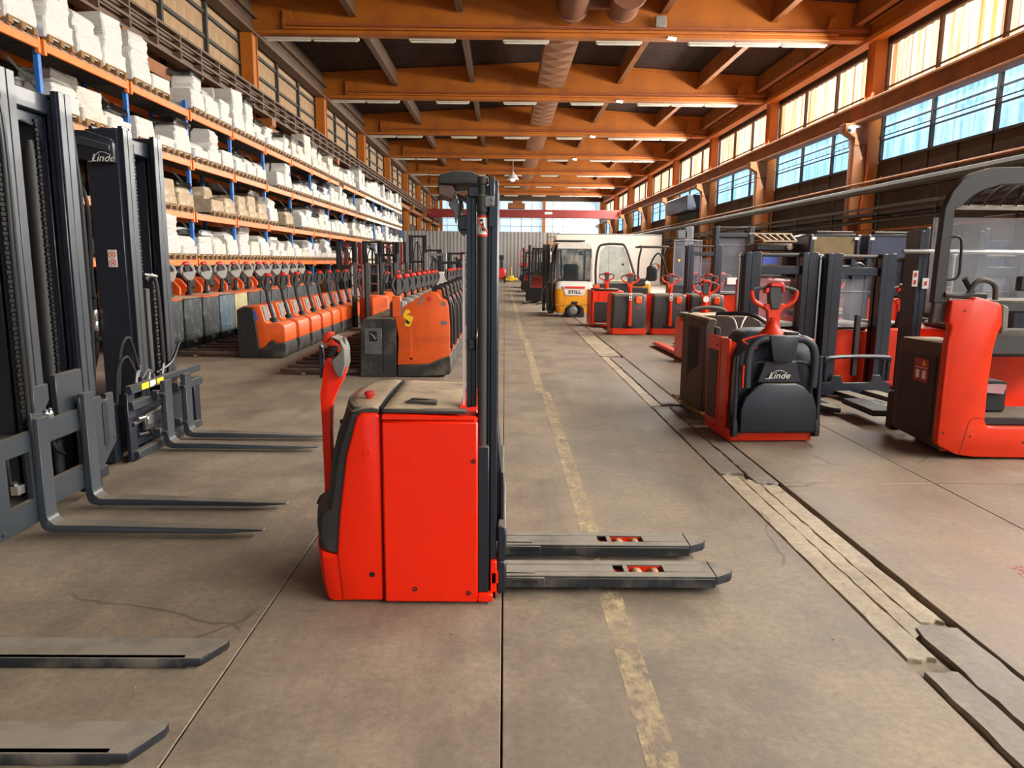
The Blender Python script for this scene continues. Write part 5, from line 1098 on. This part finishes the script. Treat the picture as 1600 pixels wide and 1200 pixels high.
# ---- yellow forklift seen from behind
Y = thing('forklift', 'yellow and white forklift with lettered back and open glass door', 'forklift', (2.06, 21.8, 0), .04)
def yb(name, m, mat, par=Y, **k): return m.build(name, mat, par, **k)
rings = []
for z, a, d in ((.12, .50, .02), (.3, .545, -.01), (.62, .56, -.03), (.82, .555, -.03)): rings.append([(x, y, z) for x, y in rrect(2 * a, 1.3, .16, 4, 0, .65 + d)])
yb('counterweight', MB().loft(rings), YEL)
rings = []
for z, a, d in ((.82, .555, -.02), (.95, .54, -.01), (1.04, .50, .05), (1.06, .46, .12)): rings.append([(x, y, z) for x, y in rrect(2 * a, 1.25, .15, 4, 0, .65 + d)])
yb('upper_cover', MB().loft(rings), WHT)
lp = yb('lamp_panel', MB().prism([(-.36, .92), (.36, .92), (.29, .66), (.24, .63), (-.24, .63), (-.29, .66)], 'y', -.06, -.0), WHT, bev=.015)
yb('tail_lamp', MB().box(-.30, .30, -.075, -.06, .84, .905, .006), REDP, lp)
text('lettering', 'STILL', .135, BLKP, lp, (0, -.062, .735), (pi / 2, 0, 0), .004, 0, 1.25, font_w=.004)
yb('tow_pin', MB().box(-.10, .10, -.05, -.02, .40, .46, .01), BLKP)
yb('bumper_band', MB().box(-.55, .55, -.035, .02, .34, .37), pm('dark_yellow', '#b8801c', .5))
for sx in (-1, 1):
    w_ = None if 1 else yb('rear_wheel', MB().lathe([(.08, 0), (.19, .01), (.2, .03), (.2, .15), (.19, .17), (.08, .18)], (-.10 + sx * .02 - .09 + (0 if sx < 0 else .35) - .0, .12, .2), 20, 'x'), RUB) if sx < 0 else None
yb('wheel_arch', MB().prism([(-.28, .02), (-.26, .26), (-.18, .34), (.18, .34), (.28, .26), (.30, .02)], 'y', -.015, .3), BLKP)
q = yb('wheel', MB().lathe([(.05, .01), (.12, .0), (.17, -.005), (.195, -.02), (.20, -.05), (.20, .08)], (-.02, -.03, .2), 22, 'y'), RUB)
yb('wheel_hub', MB().lathe([(.12, -.008), (.07, -.02), (.02, -.022), (.001, -.022)], (-.02, -.03, .2), 12, 'y'), GALV, q)
for sx in (-1, 1):
    yb('front_wheel', MB().lathe([(.2, 0), (.24, .02), (.24, .2), (.2, .22)], (sx * .5 - .11, 1.75, .24), 18, 'x'), RUB)
    yb('cab_post', MB().prism([(.10, 1.04), (.17, 1.04), (.20, 1.9), (.30, 2.1), (.20, 2.1), (.12, 1.95)], 'x', sx * .50 - .035, sx * .50 + .035), WHT if sx > 0 else DKGP, bev=.01)
    yb('cab_post', MB().box(sx * .5 - .03, sx * .5 + .03, 1.5, 1.56, .9, 2.1), DKGP)
yb('cab_roof', MB().prism([(-.52, 1.93), (-.50, 2.12), (-.44, 2.17), (.44, 2.17), (.50, 2.12), (.52, 1.93), (.42, 1.99), (-.42, 1.99)], 'y', .12, 1.6), WHT, bev=.01)
yb('roof_guard', MB().box(-.56, .30, .1, .9, 2.2, 2.24, .01), BLKP)
yb('rear_window', MB().box(-.46, .46, .13, .14, 1.08, 2.0), CABG); yb('window_frame', MB().box(-.49, -.46, .115, .15, 1.06, 2.0).box(.46, .49, .115, .15, 1.06, 2.0).box(-.49, .49, .115, .15, 1.05, 1.09), BLKP)
yb('seat', MB().box(-.28, .18, .45, .6, 1.0, 1.55, .09).box(-.28, .18, .5, 1.0, .95, 1.1, .05), pm('dark_red_seat', '#3a1a18', .8))
yb('steering_wheel', MB().tube([(.12 * cos(a) * 1.1 + .05, 1.1 + .02 * sin(a), 1.42 + .12 * sin(a)) for a in [2 * pi * k / 16 for k in range(16)]], .014, 6, closed=True), BLKP)
yb('wiper', MB().bar((-.05, .12, 1.6), (.06, .12, 1.98), .015, .01), BLKP)
yb('work_lamp', MB().ball((.22, .2, 1.86), .07, 8, sx=1.6), STEEL)
dr = yb('door_frame', MB().tube(spl([(.62, -.05, .95), (.60, -.08, 1.5), (.66, -.1, 2.0), (.82, -.12, 2.12), (1.25, -.18, 2.13), (1.42, -.2, 2.06), (1.6, -.22, 1.6), (1.74, -.24, 1.15), (1.72, -.24, 1.0), (1.2, -.15, .98), (.62, -.05, .95)], 4), .035, 8), DKGP)
yb('door_glass', MB().prism([(.66, 1.0), (1.7, 1.0), (1.55, 1.65), (1.38, 2.05), (.86, 2.08), (.7, 1.9)], 'y', -.16, -.15), glassy('door_glass_mat', '#7fa09c', .38, .05), dr)
yb('door_panel', MB().prism([(.64, .62), (1.6, .62), (1.72, .98), (.64, .98)], 'y', -.2, -.12), BLK, dr); yb('door_stop', MB().ball((1.38, -.18, 1.55), .035, 6), BLKP, dr)
yb('side_step', MB().box(-.72, -.52, .25, 1.2, .15, 1.0, .04), BLK); yb('side_post', MB().tube(spl([(-.62, .2, .3), (-.66, .25, 1.2), (-.6, .3, 1.8), (-.5, .4, 2.08)], 4), .045, 8), BLK)
for sx in (-.72, -.58): yb('mast_rail', MB().box(sx - .04, sx + .04, 1.9, 2.1, .05, 2.15, .01), BLKP)
yb('hose', MB().tube(spl([(-.60, .4, .95), (-.85, .3, .85), (-.95, .25, .55), (-.85, .2, .25), (-.62, .2, .12)], 6), .02, 8), HOSE)
# yellow base of a second machine behind the open door
T = thing('forklift', 'dark forklift with yellow base and open overhead frame behind the red pallet trucks', 'forklift', (4.55, 24.5, 0))
MB().box(-1.1, .3, 0, 1.6, .25, 1.0, .08).build('base', YEL, T); MB().box(-.9, .2, -.04, .02, .45, .8, .03).box(-.5, .1, -.08, 0, .85, 1.1, .03).build('engine_cover', BLK, T)
for x in (-.15, .62): MB().tube(spl([(x, 0, 1.0), (x + .02, .05, 1.7), (x + .12, .2, 2.1), (x + .2, 1.2, 2.14)], 4), .035, 6).build('cab_post', BLKP, T)
MB().box(-.05, .9, .2, 1.3, 2.1, 2.16, .02).build('cab_roof', BLK, T); MB().tube(spl([(.1, -.02, 1.0), (.3, -.05, 1.7), (.55, -.02, 1.9), (.8, 0, 1.3), (.95, 0, 1.05)], 4), .03, 6).build('door_frame', BLKP, T)
MB().box(.25, .6, .5, .7, 1.0, 1.5, .06).build('seat', BLKP, T); MB().tube([(.45 + .13 * cos(a), .2, 1.45 + .13 * sin(a)) for a in [2 * pi * k / 14 for k in range(14)]], .015, 6, closed=True).build('steering_wheel', BLKP, T); MB().ball((.55, .1, 1.5), .06, 6).build('work_lamp', TORG, T)
for x in (-.9, .2): MB().lathe([(.2, 0), (.27, .02), (.27, .2), (.2, .22)], (x, .2, .27), 16, 'x').build('wheel', RUB, T)
# far forklifts right of the aisle
def far_forklift(label, loc, rz, col, group):
    t = thing('forklift', label, 'forklift', loc, rz, group)
    MB().prism([(0, .2), (1.9, .2), (1.9, .6), (1.3, .7), (1.2, 1.0), (0, 1.05), (-.08, .6)], 'x', -.5, .5).build('body', col, t, bev=.04)
    for x in (-.47, .47):
        MB().bar((x, .15, 1.0), (x, .35, 2.1), .06, .06).bar((x, 1.4, .7), (x, 1.15, 2.12), .06, .06).build('cab_post', BLKP, t)
        for y, r in ((.25, .22), (1.6, .27)): MB().lathe([(r * .8, 0), (r, .02), (r, .2), (r * .8, .22)], (x - .11, y, r), 12, 'x').build('wheel', RUB, t)
        MB().box(x * .75 - .04, x * .75 + .04, 2.0, 2.12, .05, 2.25).build('mast_rail', BLKP, t)
        MB().box(x * .6 - .06, x * .6 + .06, 2.14, 3.1, .05, .09).build('fork', DSTEEL, t)
    MB().box(-.5, .5, .3, 1.2, 2.1, 2.15, .01).build('cab_roof', BLKP, t); MB().box(-.25, .25, .4, .9, 1.0, 1.2, .04).box(-.25, .25, .35, .5, 1.2, 1.6, .05).build('seat', BLKP, t)
    MB().box(-.45, .45, 2.12, 2.16, .1, .6).box(-.45, .45, 2.12, 2.16, 1.1, 1.2).build('carriage', BLK, t); return t
DRED = pm('dark_red_machine', '#7a2a1c', .5)
far_forklift('dark forklift just left of the yellow forklift with reddish base', (1.95, 31, 0), pi * .9, DRED, 'dark forklifts far down the aisle')
far_forklift('second dark forklift behind the yellow one, black body', (2.0, 36.5, 0), pi * .95, BLK, 'dark forklifts far down the aisle')
far_forklift('third dark forklift behind the yellow one, red body', (2.0, 42, 0), pi * .9, CRED, 'dark forklifts far down the aisle')
far_forklift('farthest dark forklift at the right side of the aisle', (2.1, 48, 0), pi * .92, BLK, 'dark forklifts far down the aisle')
T = thing('scissor_lift', 'red scissor lift with railing in front of the grey partition', 'scissor lift', (1.9, 61, 0))
MB().box(-.6, .7, 0, 1.4, .3, 1.1, .05).build('base', pm('lift_grey', '#6a6c70', .5), T); MB().box(-.65, .75, 0, 1.4, 1.25, 1.5, .03).build('platform', REDS, T)
for x in (-.6, .05, .7): MB().box(x - .03, x + .03, 0, .06, 1.5, 2.55).build('rail_post', REDS, T)
for z in (2.0, 2.5): MB().box(-.6, .7, 0, .05, z, z + .06).build('rail', REDS, T)
for x in (-.4, .5): MB().lathe([(.25, 0), (.3, .03), (.3, .2)], (x, -.05, .3), 14, 'y').build('wheel', RUB, T)
MB().box(-.62, -.2, .1, .3, 1.1, 1.25).bar((-.5, .3, 1.12), (.6, .3, 1.25), .05, .05).build('scissor_arm', BLKP, T); MB().box(-.45, -.3, 0, .1, 2.55, 2.75, .02).build('control_box', BLKP, T)
T = thing('sweeper', 'small red machine standing on the aisle in front of the partition', 'machine', (-.25, 57, 0)); MB().box(-.35, .35, 0, 1, .25, 1.1, .12).build('body', REDS, T); MB().box(-.1, .1, .1, .3, 1.1, 1.9, .03).box(-.2, .2, .05, .3, 1.75, 2.1, .04).build('seat', BLKP, T)
for x in (-.3, .2): MB().lathe([(.22, 0), (.28, .02), (.28, .14)], (x, .1, .28), 12, 'x').build('wheel', RUB, T)
T = thing('hand_pallet_truck', 'small yellow hand pallet truck left of the red scissor lift', 'pallet truck', (.55, 60, 0)); MB().box(-.5, .5, 0, 1.1, .12, .3, .03).build('forks', STKY, T); MB().tube([(0, 0, .3), (0, -.1, 1.2)], .05, 6).build('handle', STKY, T); MB().box(-.2, .2, -.05, .1, .05, .5, .05).build('pump', STKY, T)
# ---------------------------------------------------------------- rows of orange trucks on the left
def oval_head(par, base, tilt, s=1.0, ringmat=None):
    """black/grey loop handle with red button, faces +x when tilt about y"""
    M = Matrix.Translation(Vector(base)) @ Matrix.Rotation(tilt, 4, 'Y') @ Matrix.Rotation(radians(-52), 4, 'Z') @ Matrix.Scale(s * 1.12, 4)
    m = MB(); m.M = M; m.tube([(.0, .085 * cos(a) * (1.0 if sin(a) > -.3 else .8), .11 + .115 * sin(a)) for a in [2 * pi * k / 14 for k in range(14)]], .024, 6, closed=True, sq=1.1); h = m.build('tiller_loop', ringmat or DKGP, par)
    m = MB(); m.M = M; m.prism([(-.035, .0), (.035, .0), (.03, .19), (-.03, .19)], 'x', -.035, .035); m.build('control_head', DKGP, h)
    if ringmat: m = MB(); m.M = M; m.prism([(-.03, -.01), (.03, -.01), (.085, .07), (.075, .11), (-.075, .11), (-.085, .07)], 'x', -.03, .05); m.build('head_shell', ringmat, h, bev=.01)
    m = MB(); m.M = M; m.box(-.045, .045, -.04, .04, .195, .25, .015); m.build('red_button', REDS, h); return h
def lforks(par, x0, x1, ys, mat, w=.16):
    for y in ys:
        m = MB(); m.prism([(x0, y - w / 2), (x1 + .12, y - w / 2), (x1, y - w / 5), (x1, y + w / 5), (x1 + .12, y + w / 2), (x0, y + w / 2)], 'z', .04, .085); f = m.build('fork', mat, par, bev=.004)
        MB().box(x1 + .25, x1 + .42, y - w * .25, y + w * .25, .0853, .087).build('roller_opening', BLKP, f)
        MB().lathe([(.035, -.05), (.038, -.045), (.038, .045), (.035, .05)], (x1 + .33, y, .04), 10, 'y').build('load_roller', pm('tan_roller', '#b98f6c', .6), f)
# row beside the aisle: stand-on trucks, tall orange side
def standon(label, loc):
    t = thing('stand_on_truck', label, 'pallet truck', loc, 0, 'stand-on trucks beside the aisle')      # origin below near right-hand corner region
    q = MB().prism([(-.67, .02), (-.65, -.0), (-.52, .0), (-.16, .0), (-.16, .72), (-.18, .80), (-.22, .82), (-.58, .815), (-.65, .78)], 'y', 0, .70).build('battery_box', BLKD, t, bev=.012)
    MB().box(-.60, -.36, -.008, 0, .32, .68, .004).build('scuffed_plate', pm('scuffed_metal', '#6b6a68', .4, .3, dirt='#3a3836', da=.6), q); MB().box(-.53, -.42, -.014, -.006, .50, .64, .01).build('handle_recess', BLKP, q); MB().tube([(-.52, -.018, .61), (-.47, -.02, .57), (-.45, -.02, .53), (-.43, -.018, .55)], .01, 6).build('latch', STEEL, q)
    MB().box(-.345, -.335, -.004, 0, .05, .8).build('seam', BLKP, q)
    MB().prism([(-.15, .17), (-.13, .55), (-.17, .80), (-.21, .875), (.24, 1.165), (.30, 1.185), (.37, 1.185), (.42, 1.165), (.46, 1.09), (.54, 1.075), (.565, .95), (.58, .70), (.58, .315), (.43, .257), (.28, .19)], 'y', 0, .05).build('side_cover', TORG, t, bev=.012, seg=2)
    MB().prism([(-.15, .17), (-.13, .55), (-.17, .80), (.10, .85), (.12, .2)], 'y', .06, .64).build('body', TORG, t)
    MB().prism([(-.15, .17), (-.13, .55), (-.17, .80), (-.10, .875), (.24, 1.0), (.5, .98), (.58, .70), (.58, .315), (.28, .19)], 'y', .65, .70).build('side_cover', TORG, t)
    MB().prism([(-.15, .165), (.28, .185), (.43, .25), (.58, .305), (.60, .10), (.57, .04), (.3, .012), (-.15, .0)], 'y', -.005, .70).build('skirt', BLKD, t, bev=.01)
    MB().tube(spl([(.34, .06, 1.20), (.38, .06, 1.25), (.47, .06, 1.235), (.50, .06, 1.12), (.56, .06, 1.08), (.59, .06, .9), (.60, .06, .4)], 4), .022, 6).build('guard_bar', BLKP, t)
    MB().tube(spl([(.20, .62, 1.0), (.34, .62, 1.20), (.47, .62, 1.235), (.50, .62, 1.12), (.59, .62, .9), (.60, .62, .4)], 4), .022, 6).build('guard_bar', BLKP, t)
    MB().lathe([(.13, .7), (.13, .98), (.11, 1.03), (.05, 1.05)], (-.17, .36, 0), 12).build('tiller_boot', GREYP, t)
    MB().tube([(-.17, .36, 1.0), (-.18, .36, 1.16)], .03, 6).build('tiller_arm', BLKP, t); oval_head(t, (-.18, .36, 1.13), 0, 1.0)
    lforks(t, -.55, -1.82, (.17, .53), OLDFORK); return t
dd = ['nearest', 'second', 'third', 'fourth', 'fifth', 'sixth', 'seventh', 'eighth', 'ninth', 'tenth', 'eleventh', 'twelfth', 'thirteenth']
R3 = standon('nearest stand-on truck of the aisle row, torn yellow sticker on orange side', (-1.33, 10.15, 0)); freeze(R3)
for k in range(1, 8): copy_tree(R3, (-1.33, 10.15 + .82 * k, 0), 0, '%s stand-on truck of the row beside the aisle, counted from the nearest' % dd[k])
for nm, pts, mt, y in (('torn_sticker', [(-.06, .87), (-.02, .94), (.03, .935), (.04, .90), (-.03, .86), (.02, .86), (.085, .84), (.03, .70), (-.04, .72), (-.03, .78), (.0, .80), (-.05, .82)], STKY, 0), ('round_sticker', [(.30 + .035 * cos(a), 1.09 + .035 * sin(a)) for a in [2 * pi * k / 14 for k in range(14)]], REDP, 0), ('type_plate', [(.14, 1.01), (.17, 1.0), (.23, 1.10), (.19, 1.12)], GALV, 0), ('scratched_patch', [(.45, .74), (.54, .73), (.54, .78), (.46, .79)], GALV, 0), ('scratched_patch', [(.46, 1.0), (.52, .995), (.525, 1.04), (.47, 1.05)], GALV, 0)):
    MB().prism(pts, 'y', -.0035, .001).build(nm, mt, R3)
MB().prism([(-.03, .78), (.0, .80), (.02, .77), (.04, .79), (.02, .74), (-.02, .75)], 'y', -.0045, -.0035).build('sticker_print', BLKP, R3); MB().box(.03, .06, -.003, .0, .25, .66).box(.03, .14, -.003, 0, .25, .275).build('pressed_rib', TORG, R3)
MB().box(-.21, -.09, -.004, .12, .84, 1.12, .01).build('mast_cover', TORG, R3); MB().box(-.17, -.06, -.001, .1, .86, 1.06, .01).build('cover_insert', GREYP, R3)
# middle row: low orange trucks
def loworange(label, loc):
    t = thing('low_pallet_truck', label, 'pallet truck', loc, 0, 'low orange trucks of the middle row')
    MB().prism([(-.36, .05), (-.33, .0), (-.03, .0), (-.02, .155), (-.05, .52), (-.09, .825), (-.12, .84), (-.235, .84), (-.355, .785)], 'y', -.01, .68).build('battery_cover', BLK, t, bev=.012)
    MB().box(-.20, -.19, -.0115, -.009, .05, .8).build('seam', BLKP, t)
    MB().prism([(-.345, .80), (-.235, .85), (.02, .855), (.055, .75), (.09, .60), (.13, .565), (.30, .58), (.39, .545), (.41, .50), (.415, .27), (.27, .25), (.22, .30), (.16, .285), (.09, .20), (-.01, .155), (-.045, .52), (-.085, .83), (-.235, .845)], 'y', 0, .67).build('hood', TORG, t, bev=.02, seg=2)
    MB().prism([(-.02, .15), (.09, .19), (.16, .275), (.22, .29), (.27, .245), (.42, .262), (.43, .10), (.40, .03), (.36, .0), (-.03, .0)], 'y', -.008, .68).build('bumper', BLKD, t, bev=.03, seg=2)
    for y in (.05, .42): MB().prism([(.02, .62), (.105, .60), (.075, .76), (.045, .845), (.02, .845)], 'y', y, y + .2).build('knee_pad', GREYP, t, bev=.01)
    MB().lathe([(.09, .56), (.08, .60), (.05, .64)], (.14, .335, 0), 12).build('tiller_boot', BLKP, t)
    MB().tube(spl([(.14, .335, .60), (.12, .335, .70), (.07, .335, .88), (.04, .335, 1.08), (.04, .335, 1.12)], 4), .032, 6).build('tiller_arm', BLKP, t); oval_head(t, (.04, .335, 1.10), .12, 1.0)
    lforks(t, -.2, -1.45, (.16, .50), OLDFORK); return t
R2 = loworange('nearest low orange pallet truck of the middle row, blue sticker on corner', (-4.0, 12.05, 0)); freeze(R2)
for k in range(1, 10):
    c = copy_tree(R2, (-4.0 - (.25 if k > 10 else 0), 12.05 + .86 * k, 0), 0, '%s low orange pallet truck of the middle row, counted from the nearest' % dd[k])
    if k == 1: MB().box(.03, .045, .60, .66, .62, .80).build('blue_sticker', STKB, c); MB().box(.03, .062, .29, .38, .70, .86).build('white_label', STK, c)
    if k == 2: MB().box(.3, .42, .2, .4, .4, .5).build('white_label', STK, c) if 0 else None
MB().prism([(-.055, .62), (-.02, .62), (-.045, .78), (-.075, .78)], 'y', -.004, .0).build('blue_sticker', STKB, R2)
# inner row: trucks with big battery boxes facing the aisle
def boxtruck(label, loc, bm_, lid):
    t = thing('battery_truck', label, 'pallet truck', loc, 0, 'battery box trucks of the inner row')
    q = MB().box(-.62, 0, .0, .74, .14, .88, .012).build('battery_box', bm_, t); MB().box(-.60, -.005, .02, .72, .0, .14, .01).build('chassis', BLKP, t)
    MB().box(-.002, .004, .02, .72, .24, .25).build('seam', BLKP, q); MB().box(-.64, .01, -.008, .75, .88, .905, .006).build('lid', lid, t)
    MB().box(-.02, .03, .3, .42, .08, .14, .01).build('tow_hook', GALV, t)
    MB().prism([(-.98, .05), (-.64, .05), (-.64, .70), (-.72, .80), (-.92, .80), (-.98, .6)], 'y', .02, .72).build('rear_body', TORG, t, bev=.02)
    MB().lathe([(.09, .88), (.07, .95), (.045, .98)], (-.42, .37, 0), 10).build('tiller_boot', BLKP, t)
    MB().tube([(-.42, .37, .92), (-.40, .37, 1.22)], .04, 6).build('tiller_arm', BLK, t); oval_head(t, (-.40, .37, 1.20), -.15, 1.25, GREYL); return t
b0 = boxtruck('x', (-5.7, 12.4, 0), BATT, TORG); freeze(b0)
blab = {0: ('nearest grey battery box truck of the inner row, half behind the black mast'), 1: ('second battery box truck of the inner row, near-black box with dusty lid'), 3: ('fourth battery box truck of the inner row, blue-grey box'), 4: ('fifth battery box truck of the inner row, cream-coloured box')}
b0['label'] = blab[0]
for k in range(1, 13):
    if k in (1, 3, 4):
        c = boxtruck(blab[k], (-5.7, 12.4 + .835 * k, 0), {1: BATT, 3: BATB, 4: BATY}[k], {1: BROWNP, 3: BROWNP, 4: TORG}[k])
    else: copy_tree(b0, (-5.7 - (.0 if k < 8 else .1), 12.4 + .835 * k, 0), 0, '%s battery box truck of the inner row, counted from the nearest' % dd[k])
# back row against the rack: taller orange bodies
def backtruck(label, loc):
    t = thing('order_picker', label, 'order picker', loc, 0, 'orange trucks standing against the rack')
    MB().prism([(-.42, .05), (.2, .05), (.25, .3), (.25, 1.0), (.1, 1.18), (-.1, 1.22), (-.42, .9)], 'y', 0, .06).build('side_cover', TORG, t, bev=.02); MB().box(-.42, .1, .06, .72, .05, .95, .03).build('body', BLKD, t)
    MB().prism([(-.42, .05), (.2, .05), (.25, .3), (.25, 1.0), (.1, 1.18), (-.1, 1.22), (-.42, .9)], 'y', .74, .80).build('side_cover', TORG, t, bev=.02)
    MB().box(-.1, .18, .2, .6, .95, 1.3, .05).box(-.2, -.1, .1, .7, 1.1, 1.42, .03).build('control_console', BLKP, t); MB().tube([(-.3, .2, .9), (-.3, .2, 1.5)], .03, 6).build('post', GALV, t); MB().tube([(-.3, .6, .9), (-.28, .6, 1.46)], .025, 6).build('post', BLKP, t)
    MB().tube(spl([(-.1, .12, 1.38), (.05, .15, 1.44), (.1, .4, 1.46), (.05, .65, 1.44), (-.1, .68, 1.38)], 4), .02, 6).build('handlebar', BLKP, t); return t
b = backtruck('nearest orange order picker standing against the rack posts', (-6.98, 13.6, 0)); freeze(b)
for k in range(1, 11): copy_tree(b, (-6.98, 13.6 + 1.12 * k, 0), 0, '%s orange order picker standing against the rack posts, counted from the nearest' % dd[k])
# stackers and masts farther back between the rows and the partition
def framestacker(label, loc, rz):
    t = thing('frame_stacker', label, 'stacker', loc, rz, 'stackers with pale load guards')
    PG = pm('pale_guard', '#a09a8c', .5)
    for y in (-.36, .36): MB().box(-.05, .05, y - .05, y + .05, .03, 1.55, .01).build('mast_rail', BLKP, t); MB().box(.05, .08, y * .9 - .02, y * .9 + .02, .75, 1.5).build('guard_post', PG, t)
    for z in (.76, 1.0, 1.25, 1.48): MB().box(.05, .08, -.34, .34, z, z + .03).build('guard_bar', PG, t)
    MB().box(-.55, -.1, -.36, .36, .13, .80, .04).build('body', TORG, t); MB().box(-.60, -.4, -.3, .3, .2, .5, .03).build('motor_cover', BLKD, t)
    MB().tube([(-.5, 0, .6), (-.6, 0, 1.1)], .03, 6).build('tiller_arm', BLKP, t); oval_head(t, (-.6, 0, 1.08), -.3, 1); return t
f0 = framestacker('first stacker with pale load guard behind the low orange trucks', (-3.33, 17.2, 0), -2.55); freeze(f0)
for i, (x, y) in enumerate(((-3.33, 19.1), (-3.3, 21.2), (-3.3, 23.8), (-3.3, 25.6))): copy_tree(f0, (x, y, 0), -2.5, '%s stacker with pale load guard, counted from the nearest' % dd[i + 1])
def tallmast(label, loc, h, mat, w=.7, group='tall masts before the partition'):
    t = thing('mast_truck', label, 'stacker', loc, 0, group)
    for x in (-w / 2, w / 2): MB().box(x - .06, x + .06, 0, .2, .03, h, .01).build('mast_rail', mat, t); MB().box(x * .7 - .03, x * .7 + .03, .05, .15, .03, h - .08, .01).build('inner_rail', mat, t)
    for z in (h - .1, h * .55): MB().box(-w / 2, w / 2, .04, .14, z, z + .09).build('cross_member', mat, t)
    MB().box(-w / 2, w / 2, .25, 1.1, .05, 1.1, .06).build('body', BLK if mat is BLKP else TORG, t); MB().lathe([(.04, .1), (.04, h * .9)], (0, .1, 0), 8).build('lift_cylinder', DKGP, t)
    MB().tube(spl([(-.1, .3, 1.0), (-.2, .1, h * .7), (0, .05, h * .9), (.15, .2, h * .6), (.1, .35, 1.0)], 4), .02, 6).build('hose', HOSE, t); return t
specs = [(-6.35, 30, 2.35, BLKP, 'black'), (-5.5, 31, 2.4, BLKP, 'black'), (-4.7, 30.5, 2.35, BLKP, 'black'), (-6.9, 34, 2.4, CRED, 'red'), (-5.6, 38, 2.5, CRED, 'red'), (-3.95, 34, 2.75, BLKP, 'black'), (-4.2, 26.5, 1.85, BLKP, 'black'),
         (-2.6, 28, 1.9, GALV, 'grey'), (-3.1, 32, 2.1, BLKP, 'black'), (-2.2, 34, 2.0, BLKP, 'black'), (-1.5, 29, 1.7, BLKP, 'black'), (-1.1, 25.5, 1.5, BLKP, 'black'), (-1.9, 26, 1.6, BLKP, 'black'), (-4.3, 40, 2.4, GALV, 'grey'), (-6.2, 44, 2.7, BLKP, 'black'), (-2.0, 40, 2.1, CRED, 'red')]
cnt = {}
for x, y, h, mt, nm in sorted(specs, key=lambda s: s[1]):
    cnt[nm] = cnt.get(nm, 0) + 1; tallmast('%s mast truck far back on the left, %s nearest of the %s ones' % (nm, dd[cnt[nm] - 1].replace('nearest', 'first'), nm), (x, y, 0), h, mt)
for i, (x, y) in enumerate(((-1.25, 18.6), (-1.25, 19.6), (-1.25, 20.6), (-1.2, 21.7), (-1.15, 22.8))):
    copy_tree(R3, (x, y, 0), 0, '%s stand-on truck of the row beside the aisle, counted from the nearest' % dd[8 + i])
# white plastic tank standing behind the stand-on trucks
tag(MB().box(-2.35, -1.75, 24.2, 24.9, 0, 1.25, .05).build('plastic_tank', WHT), 'white plastic tank behind the row of stand-on trucks', 'tank')
